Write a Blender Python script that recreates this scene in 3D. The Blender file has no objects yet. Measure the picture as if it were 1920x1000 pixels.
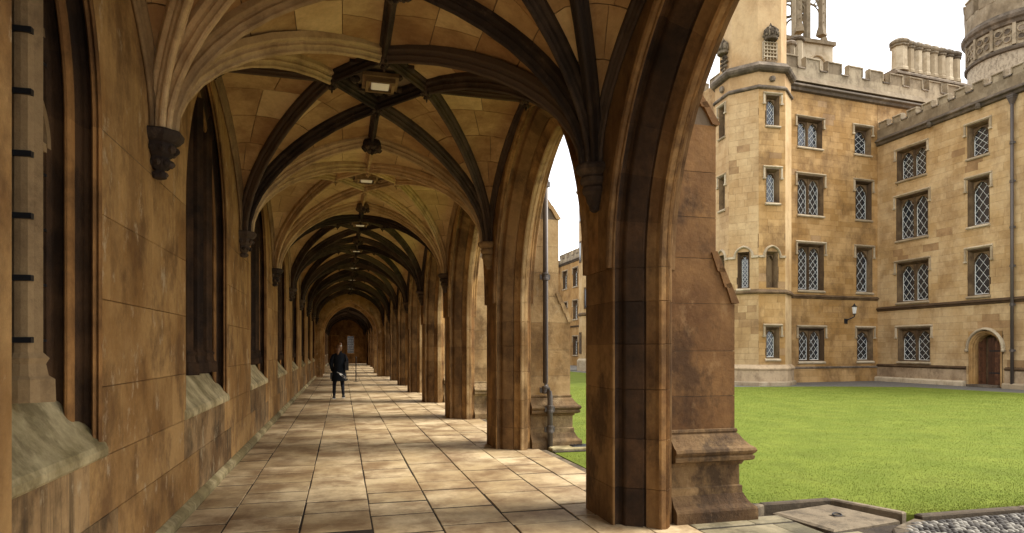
import bpy, bmesh, math, random
import numpy as np
from mathutils import Vector, Matrix
PI = math.pi
random.seed(7)
scene = bpy.context.scene
COL = scene.collection

# ---------------------------------------------------------------- camera
cam_d = bpy.data.cameras.new('camera')
cam = bpy.data.objects.new('camera', cam_d)
COL.objects.link(cam)
cam.location = (0, 0, 1.58)
YAW = math.atan(318/1200)
cam.rotation_euler = (PI/2, 0, -YAW)
cam_d.sensor_width = 36
cam_d.lens = 1200/1920*36
cam_d.shift_y = 154/1920
cam_d.clip_start = 0.05
cam_d.clip_end = 2000
scene.camera = cam

# ---------------------------------------------------------------- sky and sun
SUN_EL, SUN_AZ = math.radians(50), math.radians(102)   # azimuth clockwise from +Y: behind-right of the camera, over the open court
world = bpy.data.worlds.new('World')
scene.world = world
world.use_nodes = True
wn, wl = world.node_tree.nodes, world.node_tree.links
wn.clear()
wout = wn.new('ShaderNodeOutputWorld')
wbg = wn.new('ShaderNodeBackground')
wsky = wn.new('ShaderNodeTexSky')
wsky.sky_type = 'NISHITA'
wsky.sun_disc = False
wsky.sun_elevation = SUN_EL
wsky.sun_rotation = SUN_AZ
wtc = wn.new('ShaderNodeTexCoord')
wmap = wn.new('ShaderNodeMapping'); wmap.inputs['Scale'].default_value = (1.2, 1.2, 3.0)
wno = wn.new('ShaderNodeTexNoise'); wno.inputs['Scale'].default_value = 1.6; wno.inputs['Detail'].default_value = 5
wl.new(wtc.outputs['Generated'], wmap.inputs[0]); wl.new(wmap.outputs[0], wno.inputs['Vector'])
wr = wn.new('ShaderNodeValToRGB')
wr.color_ramp.elements[0].position = 0.3; wr.color_ramp.elements[0].color = (7.0, 7.1, 7.5, 1)
wr.color_ramp.elements[1].position = 0.65; wr.color_ramp.elements[1].color = (9.6, 9.6, 9.6, 1)
wl.new(wno.outputs['Fac'], wr.inputs['Fac'])
wmix = wn.new('ShaderNodeMix'); wmix.data_type = 'RGBA'; wmix.inputs['Factor'].default_value = 0.93
wl.new(wsky.outputs[0], wmix.inputs['A']); wl.new(wr.outputs[0], wmix.inputs['B'])
wl.new(wmix.outputs['Result'], wbg.inputs['Color'])
wbg.inputs['Strength'].default_value = 0.10
wl.new(wbg.outputs[0], wout.inputs[0])

sun_d = bpy.data.lights.new('sun', 'SUN')
sun_d.energy = 2.1
sun_d.angle = math.radians(26)
sun_d.color = (1.0, 0.94, 0.84)
sun = bpy.data.objects.new('sun', sun_d)
COL.objects.link(sun)
_sd = Vector((math.sin(SUN_AZ)*math.cos(SUN_EL), math.cos(SUN_AZ)*math.cos(SUN_EL), math.sin(SUN_EL)))
sun.rotation_euler = _sd.to_track_quat('Z', 'Y').to_euler()

scene.view_settings.view_transform = 'Standard'
scene.view_settings.look = 'None'
scene.view_settings.gamma = 1
scene.view_settings.use_curve_mapping = False
scene.view_settings.exposure = 1.42
scene.render.engine = 'CYCLES'
scene.cycles.max_bounces = 10
scene.cycles.diffuse_bounces = 8
scene.cycles.use_denoising = True

# ---------------------------------------------------------------- materials
def mat(name, c1, c2, stain=None, scale=1.0, streak=0.0, stain_amt=0.5, var=0.25, bump=0.3,
        rough=0.85, fine=0.25, joints=None, lo=0.38, hi=0.62, stain_lo=0.48, stain_hi=0.62, spec=0.25, flecks=0.0, fleck_col=(.55, .43, .27), svec=(3.2, 3.2, 0.42)):
    tint = None
    if name in ('golden_ashlar', 'pale_golden_ashlar', 'turret_ashlar', 'soot_browned_ashlar'): tint = (1.02, .965, 1.0)
    elif any(w in name for w in ('wall_stone', 'jamb', 'pier_stone', 'buttress', 'plinth', 'vault_stone', 'clean_rib', 'brown_rib', 'hollow', 'sill')): tint = (1.05, .955, .80)
    elif 'paving_stone' in name: tint = (1.0, .97, .93)
    if tint:
        c1, c2 = (tuple(a*b for a, b in zip(c, tint)) for c in (c1, c2))
        if stain: stain = tuple(a*b for a, b in zip(stain, tint))
    m = bpy.data.materials.new(name); m.use_nodes = True
    nt = m.node_tree; n = nt.nodes; l = nt.links
    b = n['Principled BSDF']; b.inputs['Roughness'].default_value = rough
    b.inputs['Specular IOR Level'].default_value = spec
    g = n.new('ShaderNodeNewGeometry')
    oi = n.new('ShaderNodeObjectInfo')
    def math_(op, a, c=None):
        x = n.new('ShaderNodeMath'); x.operation = op
        for i, q in enumerate((a, c)):
            if q is None: continue
            if isinstance(q, (int, float)): x.inputs[i].default_value = q
            else: l.new(q, x.inputs[i])
        return x.outputs[0]
    rnd = math_('FRACT', math_('ADD', oi.outputs['Random'], g.outputs['Random Per Island']))
    def noise(sc, det, vec=(1, 1, 1), rg=0.6):
        mp = n.new('ShaderNodeMapping'); mp.inputs['Scale'].default_value = vec
        l.new(g.outputs['Position'], mp.inputs[0])
        t = n.new('ShaderNodeTexNoise'); t.inputs['Scale'].default_value = sc
        t.inputs['Detail'].default_value = det; t.inputs['Roughness'].default_value = rg
        l.new(mp.outputs[0], t.inputs['Vector'])
        return t.outputs['Fac']
    def ramp(fac, p0, p1, v0=(0, 0, 0, 1), v1=(1, 1, 1, 1)):
        r = n.new('ShaderNodeValToRGB')
        r.color_ramp.elements[0].position = p0; r.color_ramp.elements[0].color = v0
        r.color_ramp.elements[1].position = p1; r.color_ramp.elements[1].color = v1
        l.new(fac, r.inputs['Fac']); return r.outputs[0]
    def mix(bt, fac, a, c):
        x = n.new('ShaderNodeMix'); x.data_type = 'RGBA'; x.blend_type = bt
        if isinstance(fac, (int, float)): x.inputs['Factor'].default_value = fac
        else: l.new(fac, x.inputs['Factor'])
        for s, q in (('A', a), ('B', c)):
            if isinstance(q, tuple): x.inputs[s].default_value = q if len(q) == 4 else (*q, 1)
            else: l.new(q, x.inputs[s])
        return x.outputs['Result']
    n1 = noise(1.3*scale, 8, rg=0.65)
    nshift = math_('ADD', n1, math_('MULTIPLY', math_('SUBTRACT', rnd, 0.5), var*3.0))
    col = mix('MIX', ramp(nshift, lo, hi), c1, c2)
    if stain:
        n2 = noise(2.1*scale, 9, (1, 1, 0.7), 0.7)
        col = mix('MIX', math_('MULTIPLY', ramp(n2, stain_lo, stain_hi), stain_amt), col, stain)
        if streak > 0:
            n3 = noise(1.0, 7, svec, 0.68)
            n4 = noise(0.7, 3)
            col = mix('MIX', math_('MULTIPLY', math_('MULTIPLY', ramp(n3, 0.5, 0.68), ramp(n4, 0.42, 0.6)), streak), col, stain)
    if flecks:
        n5 = noise(5.0, 8, (1, 1, .6), .72)
        col = mix('MIX', math_('MULTIPLY', ramp(n5, .58, .66), flecks), col, fleck_col)
    nf = noise(22*scale, 6, rg=0.7)
    vv = math_('ADD', math_('MULTIPLY', math_('SUBTRACT', nf, 0.5), fine*2), 1.0)
    col = mix('MULTIPLY', 1.0, col, vv)
    if var > 0:
        rv = math_('ADD', math_('MULTIPLY', math_('SUBTRACT', rnd, 0.5), var*2), 1.0)
        col = mix('MULTIPLY', 1.0, col, rv)
    l.new(col, b.inputs['Base Color'])
    if bump > 0:
        bp = n.new('ShaderNodeBump'); bp.inputs['Strength'].default_value = bump; bp.inputs['Distance'].default_value = 0.02
        nb = noise(9*scale, 8, rg=0.7)
        l.new(nb, bp.inputs['Height']); l.new(bp.outputs[0], b.inputs['Normal'])
    return m

def flat(name, c, rough=0.5, metal=0.0, em=0.0, spec=0.4, fine=0.1):
    m = mat(name, c, tuple(x*1.15 for x in c), var=0.0, bump=0.08, rough=rough, spec=spec, fine=fine, scale=3)
    b = m.node_tree.nodes['Principled BSDF']; b.inputs['Metallic'].default_value = metal
    if em:
        b.inputs['Emission Color'].default_value = (*c, 1); b.inputs['Emission Strength'].default_value = em
    return m

M = {}
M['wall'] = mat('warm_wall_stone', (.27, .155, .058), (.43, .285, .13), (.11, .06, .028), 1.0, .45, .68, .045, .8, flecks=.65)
M['pier'] = mat('arcade_pier_stone', (.22, .12, .048), (.38, .24, .105), (.075, .04, .018), 1.0, .45, .85, .04, .5, stain_lo=.42, stain_hi=.60)
M['butt'] = mat('buttress_stone', (.28, .18, .085), (.45, .335, .195), (.10, .058, .028), .9, .35, .7, .05, .6, flecks=.25)
M['wreveal'] = mat('dark_window_jamb_stone', (.15, .078, .03), (.34, .19, .075), (.045, .024, .012), 1.2, .3, .5, .05, .35)  # darker than the wall: shade of the window reveals is in the colour
M['butt_dark'] = mat('wet_stained_shaded_buttress_stone', (.105, .052, .02), (.225, .128, .052), (.04, .021, .01), .8, .3, .8, .03, .6, flecks=.3, fleck_col=(.36, .22, .10))  # wet stain and deeper shade both painted into the nearest buttress
M['plinth_dark'] = mat('wet_stained_shaded_plinth_stone', (.085, .05, .024), (.20, .135, .07), (.032, .02, .012), 1.6, .3, .8, .06, 1.0, flecks=.35, fleck_col=(.42, .27, .13))  # nearest plinth: wet stain, with shade added to its colour
M['drip'] = mat('dripped_wall_stone', (.14, .085, .04), (.36, .255, .14), (.04, .028, .017), 1.0, .9, .7, .045, .6, flecks=.5, fleck_col=(.50, .42, .26), svec=(9, 9, .5))
M['pier_dark'] = mat('shade_darkened_pier_stone', (.125, .07, .03), (.26, .165, .075), (.045, .025, .013), .8, .4, .8, .04, .5)  # darker copy for the nearest pier and arch; shade is painted in
M['slab_damp'] = mat('damp_green_paving', (.13, .11, .06), (.27, .225, .135), (.06, .05, .028), 1.4, 0, .8, .08, .5, rough=.6)
M['soot'] = mat('soot_browned_ashlar', (.28, .175, .075), (.38, .255, .12), (.15, .09, .04), .8, .3, .5, .05, .3)
M['hollow'] = mat('shade_painted_hollow_stone', (.022, .013, .008), (.085, .048, .024), (.012, .008, .005), 1.2, .4, .6, .05, .5)  # near-black tone for moulding hollows and mullions; shade put into the colour
M['hollow2'] = mat('brown_shade_painted_hollow_stone', (.12, .068, .03), (.25, .155, .072), (.05, .028, .014), 1.2, .4, .6, .05, .5)  # milder brown for farther hollows, again with shade in the colour
M['plinth'] = mat('weathered_plinth_stone', (.19, .125, .065), (.35, .27, .165), (.06, .04, .024), 2.0, .3, .75, .10, .9, stain_lo=.42)
M['sill'] = mat('lichen_sill_stone', (.24, .21, .115), (.58, .53, .36), (.11, .09, .045), 1.5, .8, .6, .08, .5)
M['rib_dark'] = mat('blackened_rib_stone', (.035, .024, .018), (.09, .062, .042), (.16, .11, .075), 2.0, 0, .5, .15, .5, stain_lo=.6, stain_hi=.7)
M['rib_pale'] = mat('clean_rib_stone', (.42, .315, .19), (.56, .44, .28), (.20, .135, .075), 1.5, 0, .5, .10, .4)
M['rib_brown'] = mat('brown_rib_stone', (.20, .14, .08), (.31, .23, .135), (.10, .065, .04), 1.5, 0, .5, .10, .4)
M['web_pale'] = mat('pale_vault_stone', (.48, .355, .20), (.60, .475, .29), (.32, .21, .11), 1.0, 0, .5, .05, .3)
M['web_dark'] = mat('dark_vault_stone', (.32, .195, .095), (.48, .345, .185), (.19, .105, .05), 1.0, 0, .55, .045, .3, stain_lo=.44, stain_hi=.60)
M['mortar'] = mat('lime_mortar', (.13, .095, .06), (.2, .15, .095), var=0, bump=.4)
M['slab'] = mat('worn_paving_stone', (.46, .345, .19), (.62, .50, .315), (.205, .125, .06), .75, 0, .85, .07, .2, rough=.62, stain_lo=.42, stain_hi=.60, spec=.35)
M['joint'] = mat('dark_paving_joint', (.02, .014, .01), (.04, .03, .02), var=0, bump=.5, rough=.95)
M['fac'] = mat('golden_ashlar', (.34, .20, .062), (.46, .305, .125), (.15, .085, .032), .40, .3, .65, .05, .2)
M['facB'] = mat('pale_golden_ashlar', (.42, .285, .12), (.52, .395, .205), (.24, .145, .058), .40, .3, .55, .04, .2)
M['facT'] = mat('turret_ashlar', (.40, .265, .115), (.49, .36, .18), (.24, .145, .06), .40, .3, .45, .04, .2)
M['facbase'] = mat('sooty_base_stone', (.24, .16, .09), (.42, .31, .19), (.13, .085, .05), .8, .6, .6, .15, .4)
M['par'] = mat('grey_weathered_parapet', (.22, .165, .10), (.33, .265, .175), (.10, .072, .042), .9, .6, .6, .12, .6)
M['cornice'] = mat('blackened_cornice', (.10, .075, .05), (.22, .17, .12), (.045, .035, .025), 1.6, 0, .5, .15, .6)
M['dress'] = mat('pale_dressed_stone', (.36, .28, .175), (.48, .395, .27), (.20, .14, .08), 1.2, .3, .5, .10, .3)
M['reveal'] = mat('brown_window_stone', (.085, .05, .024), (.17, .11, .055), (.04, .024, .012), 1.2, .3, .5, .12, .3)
M['rubble'] = mat('rubble_tower_stone', (.20, .155, .10), (.33, .27, .19), (.09, .068, .042), 3, 0, .7, .2, 1.0, stain_lo=.45)
M['lead'] = flat('white_painted_lattice', (.66, .66, .62), .6)
M['glass'] = flat('dark_window_glass', (.02, .024, .03), .08, spec=.8, fine=.02)
M['iron'] = flat('black_iron', (.018, .018, .02), .45, .3)
M['pipe'] = flat('grey_brown_pipe_paint', (.085, .07, .06), .45, .2)
M['wood'] = mat('dark_oak_door', (.08, .034, .016), (.16, .07, .034), (.02, .01, .008), 4, .5, .4, .3, .3, rough=.6)
M['grav'] = mat('grey_gravel', (.16, .15, .13), (.30, .28, .24), (.09, .08, .07), 8, 0, .7, .2, 1.0)
M['kerb'] = mat('worn_kerb_stone', (.085, .062, .038), (.18, .14, .09), (.035, .026, .017), 2.5, 0, .6, .2, .7)
M['cob'] = mat('grey_pebble', (.07, .06, .05), (.24, .22, .185), (.03, .026, .02), 6, 0, .5, .35, .3, rough=.6)
M['soil'] = mat('dark_soil', (.03, .022, .015), (.07, .05, .032), var=0, bump=1, scale=6)
M['lawn'] = mat('mown_lawn', (.11, .142, .018), (.15, .182, .026), (.10, .12, .018), .8, 0, .5, 0, .6, fine=.35, rough=.9, spec=.1)
M['blade'] = mat('grass_blade', (.118, .150, .017), (.162, .192, .024), (.18, .17, .035), .5, 0, .5, .07, 0, fine=.1, rough=.7, spec=.15)
M['diff'] = flat('lamp_diffuser', (.70, .62, .44), .5, em=.06)
M['skin'] = flat('skin', (.5, .3, .21), .55)
M['hair'] = flat('brown_hair', (.19, .10, .05), .5)
M['coat'] = flat('black_coat_cloth', (.012, .014, .018), .9, spec=.1)
M['tights'] = flat('black_tights', (.015, .015, .02), .8, spec=.1)
M['shoe'] = flat('dark_trainer', (.02, .02, .022), .6)
M['white'] = flat('white_rubber', (.7, .68, .64), .6)
M['bag'] = flat('black_leather_bag', (.015, .013, .013), .4)

# ---------------------------------------------------------------- mesh helper
class MB:
    def __init__(s): s.v = []; s.f = []
    def add(s, vs, fs):
        o = len(s.v); s.v += [tuple(p) for p in vs]; s.f += [tuple(i+o for i in f) for f in fs]; return s
    def box(s, x0, x1, y0, y1, z0, z1, T=None):
        vs = [(x, y, z) for z in (z0, z1) for y in (y0, y1) for x in (x0, x1)]
        if T: vs = [T(*p) for p in vs]
        return s.add(vs, [(0, 2, 3, 1), (4, 5, 7, 6), (0, 1, 5, 4), (2, 6, 7, 3), (0, 4, 6, 2), (1, 3, 7, 5)])
    def cbox(s, x0, x1, y0, y1, z0, z1, c=0.01, T=None):
        "box whose top rim is chamfered"
        lo = [(x0, y0), (x1, y0), (x1, y1), (x0, y1)]
        hi = [(x0+c, y0+c), (x1-c, y0+c), (x1-c, y1-c), (x0+c, y1-c)]
        vs = [(*p, z0) for p in lo]+[(*p, z1-c) for p in lo]+[(*p, z1) for p in hi]
        if T: vs = [T(*p) for p in vs]
        fs = [(0, 3, 2, 1), (8, 9, 10, 11)]
        for k in (0, 4):
            for i in range(4):
                j = (i+1) % 4; fs.append((k+i, k+j, k+4+j, k+4+i))
        return s.add(vs, fs)
    def stack(s, rings, cap=True, closed=True):
        n = len(rings[0]); vs = [p for r in rings for p in r]; fs = []
        for k in range(len(rings)-1):
            for i in range(n if closed else n-1):
                j = (i+1) % n; fs.append((k*n+i, k*n+j, (k+1)*n+j, (k+1)*n+i))
        if cap and closed:
            fs.append(tuple(range(n))[::-1]); fs.append(tuple((len(rings)-1)*n+i for i in range(n)))
        return s.add(vs, fs)
    def lathe(s, c, prof, n=12, a0=0.0, sx=1, sy=1):
        rings = [[(c[0]+r*math.cos(a0+2*PI*i/n)*sx, c[1]+r*math.sin(a0+2*PI*i/n)*sy, c[2]+z) for i in range(n)] for r, z in prof]
        return s.stack(rings)
    def tube(s, pts, r, n=8):
        pts = [Vector(p) for p in pts]; rings = []
        rr = r if isinstance(r, (list, tuple)) else [r]*len(pts)
        for i, p in enumerate(pts):
            t = (pts[min(i+1, len(pts)-1)]-pts[max(i-1, 0)]).normalized()
            up = Vector((0, 0, 1)) if abs(t.z) < .9 else Vector((0, 1, 0))
            a = t.cross(up).normalized(); b = t.cross(a)
            rings.append([p+a*rr[i]*math.cos(2*PI*k/n)+b*rr[i]*math.sin(2*PI*k/n) for k in range(n)])
        return s.stack(rings)
    def prism(s, poly, z0, z1, T=None):
        "poly (x,y) extruded in z"
        n = len(poly); vs = [(*p, z0) for p in poly]+[(*p, z1) for p in poly]
        if T: vs = [T(*p) for p in vs]
        return s.add(vs, [tuple(range(n))[::-1], tuple(range(n, 2*n))]+[(i, (i+1) % n, n+(i+1) % n, n+i) for i in range(n)])
    def ext(s, prof, T, a0, a1):
        "profile [(p,q)] extruded: T(a,p,q)"
        n = len(prof); vs = [T(a0, *p) for p in prof]+[T(a1, *p) for p in prof]
        return s.add(vs, [tuple(range(n))[::-1], tuple(range(n, 2*n))]+[(i, (i+1) % n, n+(i+1) % n, n+i) for i in range(n)])
    def mesh(s, name, mt, smooth=False, fix=True):
        me = bpy.data.meshes.new(name); me.from_pydata(s.v, [], s.f)
        if fix:
            bm = bmesh.new(); bm.from_mesh(me)
            bmesh.ops.recalc_face_normals(bm, faces=bm.faces); bm.to_mesh(me); bm.free()
        me.materials.append(mt)
        if smooth:
            for p in me.polygons: p.use_smooth = True
        return me

def woff(o):
    v = Vector((0, 0, 0))
    while o is not None:
        v += o.location; o = o.parent
    return v
def link(name, me, parent=None, loc=None, **kw):
    o = bpy.data.objects.new(name, me); COL.objects.link(o)
    if parent is not None: o.parent = parent
    if loc is not None: o.location = loc
    elif parent is not None: o.location = -woff(parent)
    for k, v in kw.items(): o[k] = v
    return o
def part(name, mb, mt, parent, smooth=False, **kw):
    "mesh given in world coordinates, put under parent"
    return link(name, mb.mesh(name, mt, smooth), parent, **kw)
def thing(name, loc, label, cat, group=None):
    o = bpy.data.objects.new(name, None); COL.objects.link(o); o.location = loc; o.empty_display_size = .3
    o['label'] = label; o['category'] = cat
    if group: o['group'] = group
    return o
def single(name, mb, mt, label, cat, group=None, smooth=False):
    o = link(name, mb.mesh(name, mt, smooth)); o['label'] = label; o['category'] = cat
    if group: o['group'] = group
    return o
def structure(name, mb, mt, smooth=False):
    return link(name, mb.mesh(name, mt, smooth), kind='structure')
def copy_tree(o, parent=None, loc=None):
    c = o.copy(); COL.objects.link(c); c.parent = parent
    if loc is not None: c.location = loc
    for ch in list(o.children): copy_tree(ch, c)
    return c
CACHE = {}
def inst(name, key, fn, mk, parent, loc=(0, 0, 0), smooth=False, bands=None, **kw):
    "object at a LOCAL position below parent, mesh shared between equal keys"
    k = (key, mk)
    if k not in CACHE:
        me = CACHE[k] = fn().mesh(name, M[mk], smooth)
        if bands:
            for lo, hi, m2 in bands:
                me.materials.append(M[m2]); j = len(me.materials)-1
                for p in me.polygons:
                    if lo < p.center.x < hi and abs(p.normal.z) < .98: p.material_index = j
    return link(name, CACHE[k], parent, loc, **kw)

def arc_pt(w, R, zs, e, t, side):
    "two-centred arch: e outward offset, t 0 springing .. 1 apex"
    th = t*math.acos(max(-1, min(1, (R-w)/(R+e))))
    return side*((w-R)+(R+e)*math.cos(th)), zs+(R+e)*math.sin(th)
def sweep(mb, prof, w, R, zs, T, t0, t1, n, side):
    "profile [(depth, e)] along the arch; T(s, depth, z)"
    rows = []
    for i in range(n+1):
        t = t0+(t1-t0)*i/n; row = []
        for d, e in prof:
            s_, z = arc_pt(w, R, zs, e, t, side); row.append(T(s_, d, z))
        rows.append(row)
    return mb.stack(rows, closed=False)
def arch_wall(mb, w, R, zs, e, T, d, half, ztop, z0=None, n=12):
    "flat wall face at depth d with an arched hole"
    for side in (1, -1):
        pts = [arc_pt(w, R, zs, e, i/n, side) for i in range(n+1)]
        rows = [[T(s_, d, z), T(s_, d, ztop)] for s_, z in pts]
        mb.stack(rows, closed=False)
        s0 = pts[0][0]
        mb.add([T(s0, d, zs if z0 is None else z0), T(side*half, d, zs if z0 is None else z0), T(side*half, d, ztop), T(s0, d, ztop)], [(0, 1, 2, 3)])
    return mb
# ================================================================ THE CLOISTER
XL, XR, XO = -1.45, 2.33, 3.0         # window wall face, arcade inner face, arcade outer face
Y0, BAY = 5.62, 4.5
ZS, ZR = 3.28, 4.85                   # springing and ridge of the vault
def yk(k): return Y0+BAY*k
S2 = 43.12                            # first pier line of the far walk, beyond the gate
Y_END = S2+BAY*6                      # 70.12
SEC = [[yk(k) for k in range(-1, 8)], [S2+BAY*k for k in range(0, 7)]]
ORD = ['', 'nearest', 'second', 'third', 'fourth', 'fifth', 'sixth', 'seventh', 'eighth', 'ninth', 'tenth', 'eleventh', 'twelfth', 'thirteenth', 'fourteenth', 'fifteenth', 'sixteenth', 'seventeenth']

# ---------------------------------------------------------------- floor slabs
fb = MB().box(-1.47, 3.0, -3, Y_END+.5, -.25, -.007)
floor = structure('cloister_floor', fb, M['joint'])
xs = [-1.40, -1.01, -.36, .256, .857, 1.48, 2.12, 2.6, 2.998]
slabs = []
for c in range(len(xs)-1):
    y = -1.5-random.random()*.6
    x0, x1 = xs[c], xs[c+1]
    while y < Y_END:
        L = random.choice([.46, .52, .58, .64, .70, .82]) if c < 7 else random.choice([.9, 1.1, 1.3])
        slabs.append((x0, x1, y, min(y+L, Y_END))); y += L
def slab_mb(mb, x0, x1, y0, y1, T=None):
    g = .0065; dz = random.uniform(-.003, .003); j = [random.uniform(-.004, .004) for _ in range(4)]
    tz = [random.uniform(-.003, .003) for _ in range(2)]
    gy = .020; a, b, c, d = x0+g+j[0], x1-g+j[1], y0+gy+j[2], y1-gy+j[3]
    lo = [(a, c), (b, c), (b, d), (a, d)]; q = .004
    hi = [(a+q, c+q), (b-q, c+q), (b-q, d-q), (a+q, d-q)]
    z = [dz, dz+tz[0], dz+tz[0]+tz[1], dz+tz[1]]
    vs = [(*p, -.05) for p in lo]+[(p[0], p[1], z[i]-.005) for i, p in enumerate(lo)]+[(p[0], p[1], z[i]) for i, p in enumerate(hi)]
    fs = [(8, 9, 10, 11)]
    for k in (0, 4):
        for i in range(4):
            jn = (i+1) % 4; fs.append((k+i, k+jn, k+4+jn, k+4+i))
    mb.add(vs, fs)
slabs.sort(key=lambda s: abs(s[2]-3.0) if s[2] > 3.0 else 50+abs(s[2]))
for s in slabs[:290]:
    mb = MB(); slab_mb(mb, *s); o = part('slab', mb, M['slab'], floor)
mb = MB()
for s in slabs[290:]: slab_mb(mb, *s)
part('slab_field', mb, M['slab'], floor, kind='stuff')
# outer step/kerb of the walk
mb = MB()
y = 5.9
while y < Y_END:
    L = random.uniform(.8, 1.4); mb.cbox(3.002, 3.13, y+.004, min(y+L, Y_END)-.004, -.2, -.015+random.uniform(-.004, .004), .012); y += L
part('kerb', mb, M['kerb'], floor)

# ---------------------------------------------------------------- arcade piers with buttresses
PROF = [(2.33, .0), (2.33, .315), (2.338, .328), (2.352, .330), (2.372, .312), (2.40, .306), (2.42, .325), (2.428, .362), (2.440, .378),
        (2.50, .415), (2.565, .452), (2.572, .436), (2.588, .434), (2.597, .455), (2.612, .468), (2.655, .515), (2.672, .548), (2.69, .56), (2.735, .56),
        (2.745, .542), (2.752, .547), (2.768, .552), (2.780, .540), (2.782, .522), (2.792, .527), (2.808, .530), (2.820, .517), (2.822, .498),
        (2.832, .503), (2.846, .504), (2.858, .490), (2.862, .462), (2.882, .440), (2.915, .425), (2.945, .425), (2.955, .40), (2.97, .385), (3.0, .37), (3.0, .0)]
PROF = [(x if x <= 2.735 else 2.735+(x-2.735)*.6, y) for x, y in PROF]
XOUT = PROF[-1][0]
NIB = .56
W_A, R_A, ZSP = 2.25-NIB, 2.21, 2.30
LX = 2.65
def pier_ring(z, wear=0.0):
    a = [(x-LX, y) for x, y in PROF]; b = [(x-LX, -y) for x, y in PROF[1:-1]][::-1]
    return [(x*(1+wear), y*(1+wear*2), z) for x, y in a+b]
DRUM = [-.05, .34, .78, 1.22, 1.62, 2.0, ZSP]
def drum(i):
    def f():
        z0, z1 = DRUM[i], DRUM[i+1]
        mb = MB(); mb.stack([pier_ring(z0+.0, -.012), pier_ring(z0+.004, -.0), pier_ring(z1-.004), pier_ring(z1, -.012)]); return mb
    return f
# buttress profile in (x,z): plinth + shaft + set-offs
BH = .32       # half width
def butt_body():
    mb = MB(); x0 = XOUT-.01-LX
    mb.box(x0, 3.56-LX, -BH, BH, .80, 2.0)
    mb.ext([(x0, 2.0), (3.56-LX, 2.0), (3.36-LX, 2.42), (x0, 2.42)], lambda a, p, q: (p, a, q), -BH, BH)
    mb.box(x0, 3.36-LX, -BH, BH, 2.42, 3.66)
    mb.ext([(x0, 3.66), (3.36-LX, 3.66), (x0, 4.25)], lambda a, p, q: (p, a, q), -BH, BH)
    return mb
def butt_stone(i):
    zz = [.80, 1.14, 1.56, 2.0, 2.42, 2.80, 3.22, 3.66]
    def f():
        mb = MB(); x0 = XOUT-.01-LX; z0, z1 = zz[i], zz[i+1]-.004; g = .006
        xa = 3.57-LX if z1 < 2.1 else 3.37-LX
        if i == 3:
            mb.ext([(x0, z0), (3.57-LX, z0), (3.37-LX, z1), (x0, z1)], lambda a, p, q: (p, a, q), -BH-.01, BH+.01)
        else: mb.box(x0, xa, -BH-.01, BH+.01, z0+.001, z1)
        return mb
    return f
def weather(xa, za, xb, zb, n):
    "overlapping sloped cap stones from lower outer (xa,za) to upper inner (xb,zb)"
    def f(i):
        def g():
            mb = MB(); ta, tb = i/n, (i+1)/n+.04
            ax, az = xa+(xb-xa)*ta, za+(zb-za)*ta; bx, bz = xa+(xb-xa)*tb, za+(zb-za)*tb
            nx, nz = (zb-za), -(xb-xa); L = math.hypot(nx, nz); nx /= L; nz /= L
            th = .038
            mb.ext([(ax-LX+nx*.002, az-.02+nz*.002), (ax-LX+nx*th, az-.03+nz*th), (bx-LX+nx*.03, bz+nz*.03), (bx-LX-.03, bz), (ax-LX-.05, az-.01)],
                   lambda a, p, q: (p, a, q), -BH-.025, BH+.025)
            return mb
        return g
    return f
W1 = weather(3.58, 2.02, 3.36, 2.46, 3)
W2 = weather(3.38, 3.68, 2.92, 4.30, 4)
def ring_rect(x1, hw, z, x0=2.885): return [(x0-LX, -hw, z), (x1-LX, -hw, z), (x1-LX, hw, z), (x0-LX, hw, z)]
def plinth_cap():
    mb = MB()
    pr = [(0, .835), (.015, .83), (.02, .81), (.012, .795), (.03, .775), (.06, .73), (.10, .685), (.135, .665), (.145, .64), (.135, .618), (.115, .60), (.13, .585), (.125, .555), (.09, .54), (.06, .535), (.045, .50)]
    mb.stack([ring_rect(3.57+p, BH+.01+p, z) for p, z in pr][::-1]); return mb
def plinth_die():
    mb = MB(); mb.stack([ring_rect(3.60+p, BH+.04+p, z) for p, z in [(.02, .22), (.02, .30), (0, .31), (0, .51)]]); return mb
def plinth_base():
    mb = MB(); mb.stack([ring_rect(3.60+p, BH+.04+p, z) for p, z in [(.12, -.1), (.12, .10), (.11, .12), (.07, .15), (.045, .19), (.025, .235)]]); return mb
def lump_ring(mb, c, r, n, rad, zz, seed, squash=1.0):
    rnd = random.Random(seed)
    for i in range(n):
        a = 2*PI*i/n+rnd.random()*.3
        rr = rad*rnd.uniform(.8, 1.15)
        mb.lathe((c[0]+r*math.cos(a), c[1]+r*math.sin(a)*squash, c[2]+zz), [(rr*.3, -rr), (rr*.85, -rr*.45), (rr, .1*rr), (rr*.6, rr*.75), (rr*.1, rr)], 6, a)
def corbel_mb(kind):
    def f():
        mb = MB()
        if kind == 'leaf':
            pr = [(.02, -.36), (.05, -.35), (.055, -.31), (.035, -.29), (.07, -.26), (.09, -.22), (.075, -.19), (.105, -.165), (.125, -.11), (.12, -.085), (.145, -.07), (.175, -.035), (.18, 0), (.165, .015), (.13, .02)]
        else:
            pr = [(.02, -.42), (.045, -.40), (.05, -.36), (.07, -.33), (.085, -.27), (.11, -.24), (.115, -.20), (.10, -.18), (.13, -.15), (.135, -.11), (.115, -.09), (.15, -.06), (.175, -.04), (.18, -.01), (.165, .015), (.13, .02)]
        mb.lathe((0, 0, 0), pr, 8 if kind == 'leaf' else 14, PI/8)
        if kind == 'leaf':
            lump_ring(mb, (0, 0, 0), .115, 9, .032, -.13, 3)
            lump_ring(mb, (0, 0, 0), .08, 7, .03, -.235, 5)
            lump_ring(mb, (0, 0, 0), .04, 5, .022, -.32, 6)
        return mb
    return f

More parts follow.
